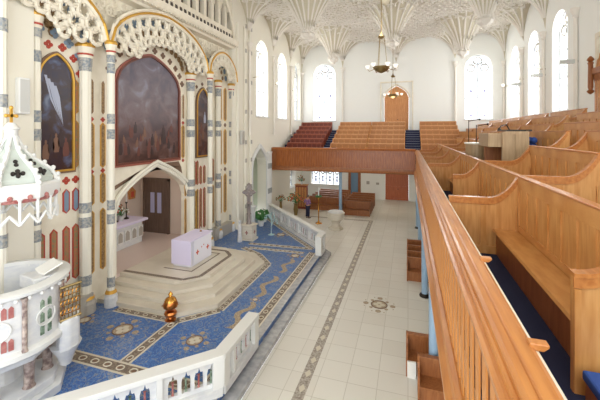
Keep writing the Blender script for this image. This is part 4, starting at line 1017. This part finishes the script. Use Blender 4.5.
# side gallery box pews
def box_pew(row, ya, yb, div=True, lab='', divfront=None, far_div=False):
    bx = RX[row]; zt = RT[row]; zf = RFL[row]; prevx = (RX[row-1]+.03) if row else (.73 if ya > 4 else 1.33)
    if divfront is not None: prevx = divfront
    t = thing('box_pew',lab,'pew',(bx,ya,zf),'oak box pews of the right gallery')
    sim = row > 3
    B().box(bx,bx+.05,ya,yb,zf,zt).make('backrest','oakv',t)
    b = B(); n = max(1,round((yb-ya)/.42)); w = (yb-ya)/n
    for k in range(n+1): b.box(bx-.024,bx+.004,max(ya+.002,ya+k*w-.045),min(yb-.002,ya+k*w+.045),zf+.54,zt-.19)
    b.box(bx-.021,bx+.005,ya+.003,yb-.003,zt-.2,zt-.002).box(bx-.021,bx+.005,ya+.003,yb-.003,zf+.45,zf+.55)
    b.make('panel_frame','oak',t)
    B().box(bx-.035,bx+.075,ya,yb,zt,zt+.035).make('cap_rail','oakcap',t,bevel=.01)
    B().prism([(bx-.4,zf+.41),(bx-.42,zf+.43),(bx-.4,zf+.46),(bx,zf+.44),(bx,zf+.41)],'y',ya+.05,yb).make('seat','oak',t)
    B().box(bx-.36,bx-.33,ya+.05,yb,zf,zf+.41).make('seat_front','oakd',t)
    zl = zf+.98; sw = .5
    def prof(d=0):
        p = []
        for k in range(9): q = k/8; p.append((bx-sw+sw*q+.0, zl+(zt-zl)*(q**2.2)+d))
        return p
    for ydv in ([ya] if div else [])+([yb-.05] if far_div else []):
        pp = prof()
        e = B().prism([(prevx,zf),(bx,zf)]+pp[::-1]+[(prevx,zl)],'y',ydv,ydv+.05).make('divider','oakv',t)
        # cap following the top
        top = [(prevx,zl)]+pp; lo_ = [(x,z-.0) for x,z in top]; up = [(x,z+.035) for x,z in top]
        bb = B()
        for i in range(len(top)-1):
            bb.prism([lo_[i],lo_[i+1],up[i+1],up[i]],'y',ydv-.03,ydv+.08)
            bb.prism([(lo_[i][0],lo_[i][1]-.09),(lo_[i+1][0],lo_[i+1][1]-.09),lo_[i+1],lo_[i]],'y',ydv-.018,ydv)
        bb.make('divider_cap','oakcap',e)
        fb = B(); W = bx-prevx; m0 = prevx
        ks = 2 if W > .9 else 1
        for i in range(ks+1):
            xx = m0+W*i/ks; fb.box(max(m0+.002,xx-.05),min(bx-.03,xx+.05),ydv-.024,ydv+.002,zf+.13,zl-.1)
        fb.box(m0+.003,bx-.03,ydv-.02,ydv+.003,zf+.003,zf+.14)
        fb.make('divider_frame','oak',e)
    return t
PY = [3.44+3.46*i for i in range(7)]
pos = ['nearest','second','third','fourth','fifth','sixth','seventh','eighth']
for i in range(6): box_pew(0,PY[i],PY[i+1],True,divfront=(1.2 if i==2 else None),lab='golden oak box pew in the front row beside the handrail, %s from the camera'%pos[i],far_div=(i==5))
box_pew(1,6.9,10.3,True,'golden oak box pew in the second row directly in front of the organ console',far_div=True)
for i in range(3,6): box_pew(1,PY[i]+.6,PY[i+1],True,'oak box pew in the second row beyond the organ console, %s after it'%pos[i-3])
box_pew(2,5.2,9.4,False,'oak box pew in the third row at the right edge of the view',far_div=True)
for k,(ya,yb) in enumerate(((10.4,13.8),(13.82,17.2),(17.28,20.7),(20.74,24.2),(24.2,28.0),(28.0,32.0))): box_pew(2,ya,yb,ya<24,'oak box pew in the third row behind the organ console, %s of the row'%pos[k])
for k,(ya,yb) in enumerate(((7.5,13.0),(14,17.4),(17.4,21),(21,25),(25,29),(29,32.4))): box_pew(3,ya,yb,True,'oak box pew in the fourth row up the right gallery, %s of the row'%pos[k])
for k,(ya,yb) in enumerate(((9,14.4),(15.2,19),(19,23),(23,27),(27,32.4))): box_pew(4,ya,yb,True,'oak box pew in the fifth row up the right gallery, %s of the row'%pos[k])
for k,(ya,yb) in enumerate(((16,19.4),(19.8,24),(24,28),(28,32.4))): box_pew(5,ya,yb,True,'oak box pew in the back row below the right windows, %s of the row'%pos[k])
# blue cushioned kneeler
t = thing('kneeler','blue upholstered wooden kneeler at the bottom right corner','kneeler',(1.5,2.9,GZ)); B().box(1.36,1.8,2.7,3.3,GZ,GZ+.2).make('frame','oakd',t); B().box(1.34,1.82,2.68,3.32,GZ+.2,GZ+.28).make('cushion','bluefab',t,bevel=.02)

# organ console
t = thing('organ_console','greyish oak organ console with open recess behind the front box pews','organ console',(2.7,11.9,4.62))
B().box(2.72,3.35,11.4,11.5,4.62,6.42).make('side_panel','console',t)
B().box(3.3,3.36,11.5,13.0,4.62,6.45).make('back_panel','console',t)
B().box(2.3,3.35,11.45,12.9,5.95,6.36).make('keyboard_case','console',t,bevel=.01)
B().box(2.36,3.3,12.3,12.4,4.62,5.95).make('inner_panel','oakd',t)
B().box(2.66,2.74,11.38,11.5,4.62,6.4).box(3.0,3.03,11.37,11.4,4.7,6.35).make('post','console',t)
B().box(2.8,3.45,11.5,12.6,6.42,6.47).make('music_desk','darkmetal',t); 
t = thing('clothing_bundle','blue clothing draped on the pew beside the organ console','clothing',(3.6,11.8,5.9)); b = B()
for k in range(7): b.ball((3.55+random.uniform(-.1,.1),11.7+k*.08,6.0+random.uniform(-.12,.2)),.1,8)
b.make('fabric','bluefab',t,True)
t = thing('drum_table','round pale-topped wooden barrel table before the organ console','table',(2.1,12.6,4.62))
B().lathe([(.36,0),(.36,1.35)],(2.35,13.6,4.62),20).make('barrel','console',t); B().lathe([(.4,0),(.4,.05)],(2.35,13.6,5.97),24).make('top','step',t,True)
for i,(x,y,h_,lab) in enumerate(((2.25,14.6,2.25,'thin black microphone stand behind the round table, left one'),(2.45,14.2,2.05,'thin black microphone stand behind the round table, right one'))):
    t = thing('microphone_stand',lab,'microphone stand',(x,y,4.62)); b = B().tube([(x,y,4.62),(x,y,4.62+h_)],.015,6)
    for k in range(3): b.tube([(x,y,4.75),(x+.25*math.cos(k*2.1),y+.25*math.sin(k*2.1),4.63)],.012,5)
    b.make('pole','darkmetal',t); B().tube([(x,y,4.62+h_-.05),(x+.35,y,4.62+h_+.02)],.014,6).make('boom','darkmetal',t); B().ball((x+.38,y,4.64+h_),.04,8).make('microphone','darkmetal',t)
t = thing('desk_lamp','small bent black reading lamp on the organ console','lamp',(2.9,11.6,6.47)); B().tube([(2.9,11.6,6.45),(2.8,11.55,6.62),(2.65,11.5,6.58),(2.6,11.48,6.5)],.018,6).make('arm','darkmetal',t); B().lathe([(.06,0),(.03,.06)],(2.6,11.48,6.46),8).make('shade','darkmetal',t)

# right bracket and door case
t = thing('wall_bracket','dark carved wooden bracket with turned post on the right wall','bracket',(XR,18.3,8.9))
B().lathe([(.02,0),(.1,.06),(.14,.14),(.07,.2),(.1,.3),(.09,1.3),(.12,1.36),(.07,1.42),(.14,1.5),(.1,1.58),(.03,1.66)],(7.6,18.0,8.05),12).make('turned_post','oakd',t,True)
B().prism([(7.6,9.1),(7.85,9.1),(7.85,8.3),(7.75,8.5),(7.68,8.8)],'y',17.1,18.0).box(7.6,7.9,16.9,18.0,8.9,9.15).make('arm','oakd',t)
t = thing('door_case','carved tan stone arch surround on the right wall behind the dark bracket','arch surround',(XR,16.9,6.3))
b = B()
for e in (0,.2,.4): b.tube([(7.8,17.9-e,6.3)]+[(7.8,16.4+(1.5-e)*d,8.9+(1.6-e)*max(0,1-abs(d))**.5) for d in [1-k/8 for k in range(17)]]+[(7.8,14.9+e,6.3)],.09,6)
b.make('arch_moulding','orangewood',t); B().box(7.8,7.9,14.8,18.1,10.5,10.7).box(7.8,7.9,17.95,18.1,6.3,10.5).make('hood','stone',t)

# chandeliers
def chandelier(x,y,z,top,lab,first=None):
    t = thing('chandelier',lab,'chandelier',(x,y,z)); 
    B().lathe([(.03,-.2),(.1,-.17),(.26,-.1),(.34,0),(.36,.06),(.3,.08)],(x,y,z),20).make('bowl','brassd',t,True)
    B().lathe([(.02,0),(.12,.04),(.15,.1),(.05,.18),(.02,.3)],(x,y,z+1.25),12).make('crown','brassd',t,True)
    b = B()
    for k in range(3): a = k*2.094; b.tube([(x+.25*math.cos(a),y+.25*math.sin(a),z+.06),(x+.12*math.cos(a),y+.12*math.sin(a),z+1.3)],.012,5)
    b.make('chain','brassd',t); B().tube([(x,y,z+1.5),(x,y,top)],.018,6).make('suspension_rod','brassd',t)
    for k in range(6):
        a = k*PI/3; r_ = B().tube([(x+.3*math.cos(a),y+.3*math.sin(a),z-.02),(x+.5*math.cos(a),y+.5*math.sin(a),z-.1),(x+.58*math.cos(a),y+.58*math.sin(a),z)],.015,5).make('arm','brassd',t)
        B().lathe([(.04,0),(.07,.05),(.11,.14)],(x+.58*math.cos(a),y+.58*math.sin(a),z),10).make('glass_shade','lamp',r_)
    return t
chandelier(-1.08,14.8,9.1,ZC,'brass bowl chandelier with glass shades hanging nearest, above the nave')
chandelier(-1.0,24.6,8.95,12.2,'smaller-looking brass chandelier hanging behind in front of the oak door')
# wall lamps
for i,(x,y,z,sx,lab) in enumerate(((XL,21.6,10.2,1,'round white wall lamp on the left wall beside the first window'),(XL,25.3,10.2,1,'round white wall lamp between first and second left windows'),(XL,29.5,10.2,1,'round white wall lamp between second and third left windows'),
  (XR,24.0,10.2,-1,'round white wall lamp between the two larger right windows'),(XR,28.1,10.2,-1,'round white wall lamp between the two smaller right windows'),(XR,31.9,10.2,-1,'round white wall lamp in the far right corner'))):
    t = thing('wall_lamp',lab,'lamp',(x,y,z),'globe wall lamps'); B().tube([(x,y,z),(x+sx*.35,y,z)],.02,6).make('arm','brassd',t); B().ball((x+sx*.4,y,z+.08),.13,12).make('globe','lamp',t,True)
for i,(y,lab) in enumerate(((24.05,'long grey loudspeaker on the right wall between the two larger windows'),(28.15,'long grey loudspeaker on the right wall between the two smaller windows'),(19.9,'long grey loudspeaker on the right wall nearest the dark bracket'))):
    t = thing('wall_speaker',lab,'loudspeaker',(XR-.1,y,9.7)); B().box(XR-.75,XR-.15,y-.1,y+.1,9.75,9.95).make('cabinet','speaker',t,bevel=.02); B().box(XR-.15,XR,y-.03,y+.03,9.8,9.9).make('bracket','greybase',t)

# ------------------------------------------------------------------ light
sc = bpy.context.scene
w = bpy.data.worlds.new('sky'); sc.world = w; w.use_nodes = True
bg = w.node_tree.nodes['Background']; bg.inputs[0].default_value = (.93,.97,1,1); bg.inputs[1].default_value = 2.2
def area(name, loc, rot, sx, sy, e, col=(1,.98,.95)):
    l = bpy.data.lights.new(name,'AREA'); l.shape = 'RECTANGLE'; l.size = sx; l.size_y = sy; l.energy = e; l.color = col
    o = bpy.data.objects.new(name,l); C.objects.link(o); o.location = loc; o.rotation_euler = rot; return o
for y,e in ((23.2,270),(27.4,270),(31.3,60)): area('daylight',(XL-.9,y,10.2),(0,-PI/2,0),5.2,1.4,e)
for y in (4,9,22,26.1,30.2): area('daylight',(XR+.9,y,10.2),(0,PI/2,0),5.2,2.0,300 if y>10 else 560)
for x in (-7.93,5.85): area('daylight',(x,YF+.8,10.2),(-PI/2,0,0),2.2,5.2,260)
area('daylight',(-7.8,YF+.8,1.9),(-PI/2,0,0),2.8,1.2,60)
area('back_fill',(-1,-3,8),(PI/2,0,0),17,13,500,(1,.99,.97))  # unseen panel added behind the camera as ambient fill
for x,y,z,e in ((-1.08,14.8,11.0,60),(-1,24.6,8.5,40),(-12.4,12.3,5.2,50),(-5,29,3.3,60),(-1.2,29,3.3,40)):  # warm points: by the chandeliers, in the alcove, under the far gallery
    l = bpy.data.lights.new('warm_point','POINT'); l.energy = e; l.shadow_soft_size = .35; l.color = (1,.9,.76); o = bpy.data.objects.new('warm_point',l); C.objects.link(o); o.location = (x,y,z)

# ------------------------------------------------------------------ camera
cam = bpy.data.cameras.new('camera'); co = bpy.data.objects.new('camera',cam); C.objects.link(co); sc.camera = co
cam.sensor_width = 36; cam.lens = 36*340/600; cam.shift_y = -68/600; cam.clip_start = .05; cam.clip_end = 200
co.location = (0,0,6.4); co.rotation_euler = (PI/2,0,math.atan(108/340))
sc.view_settings.view_transform = 'Standard'; sc.view_settings.look = 'None'; sc.view_settings.exposure = .12; sc.view_settings.gamma = 1; sc.view_settings.use_curve_mapping = False
for o in list(bpy.data.objects):
    if '_o' in o: del o['_o']
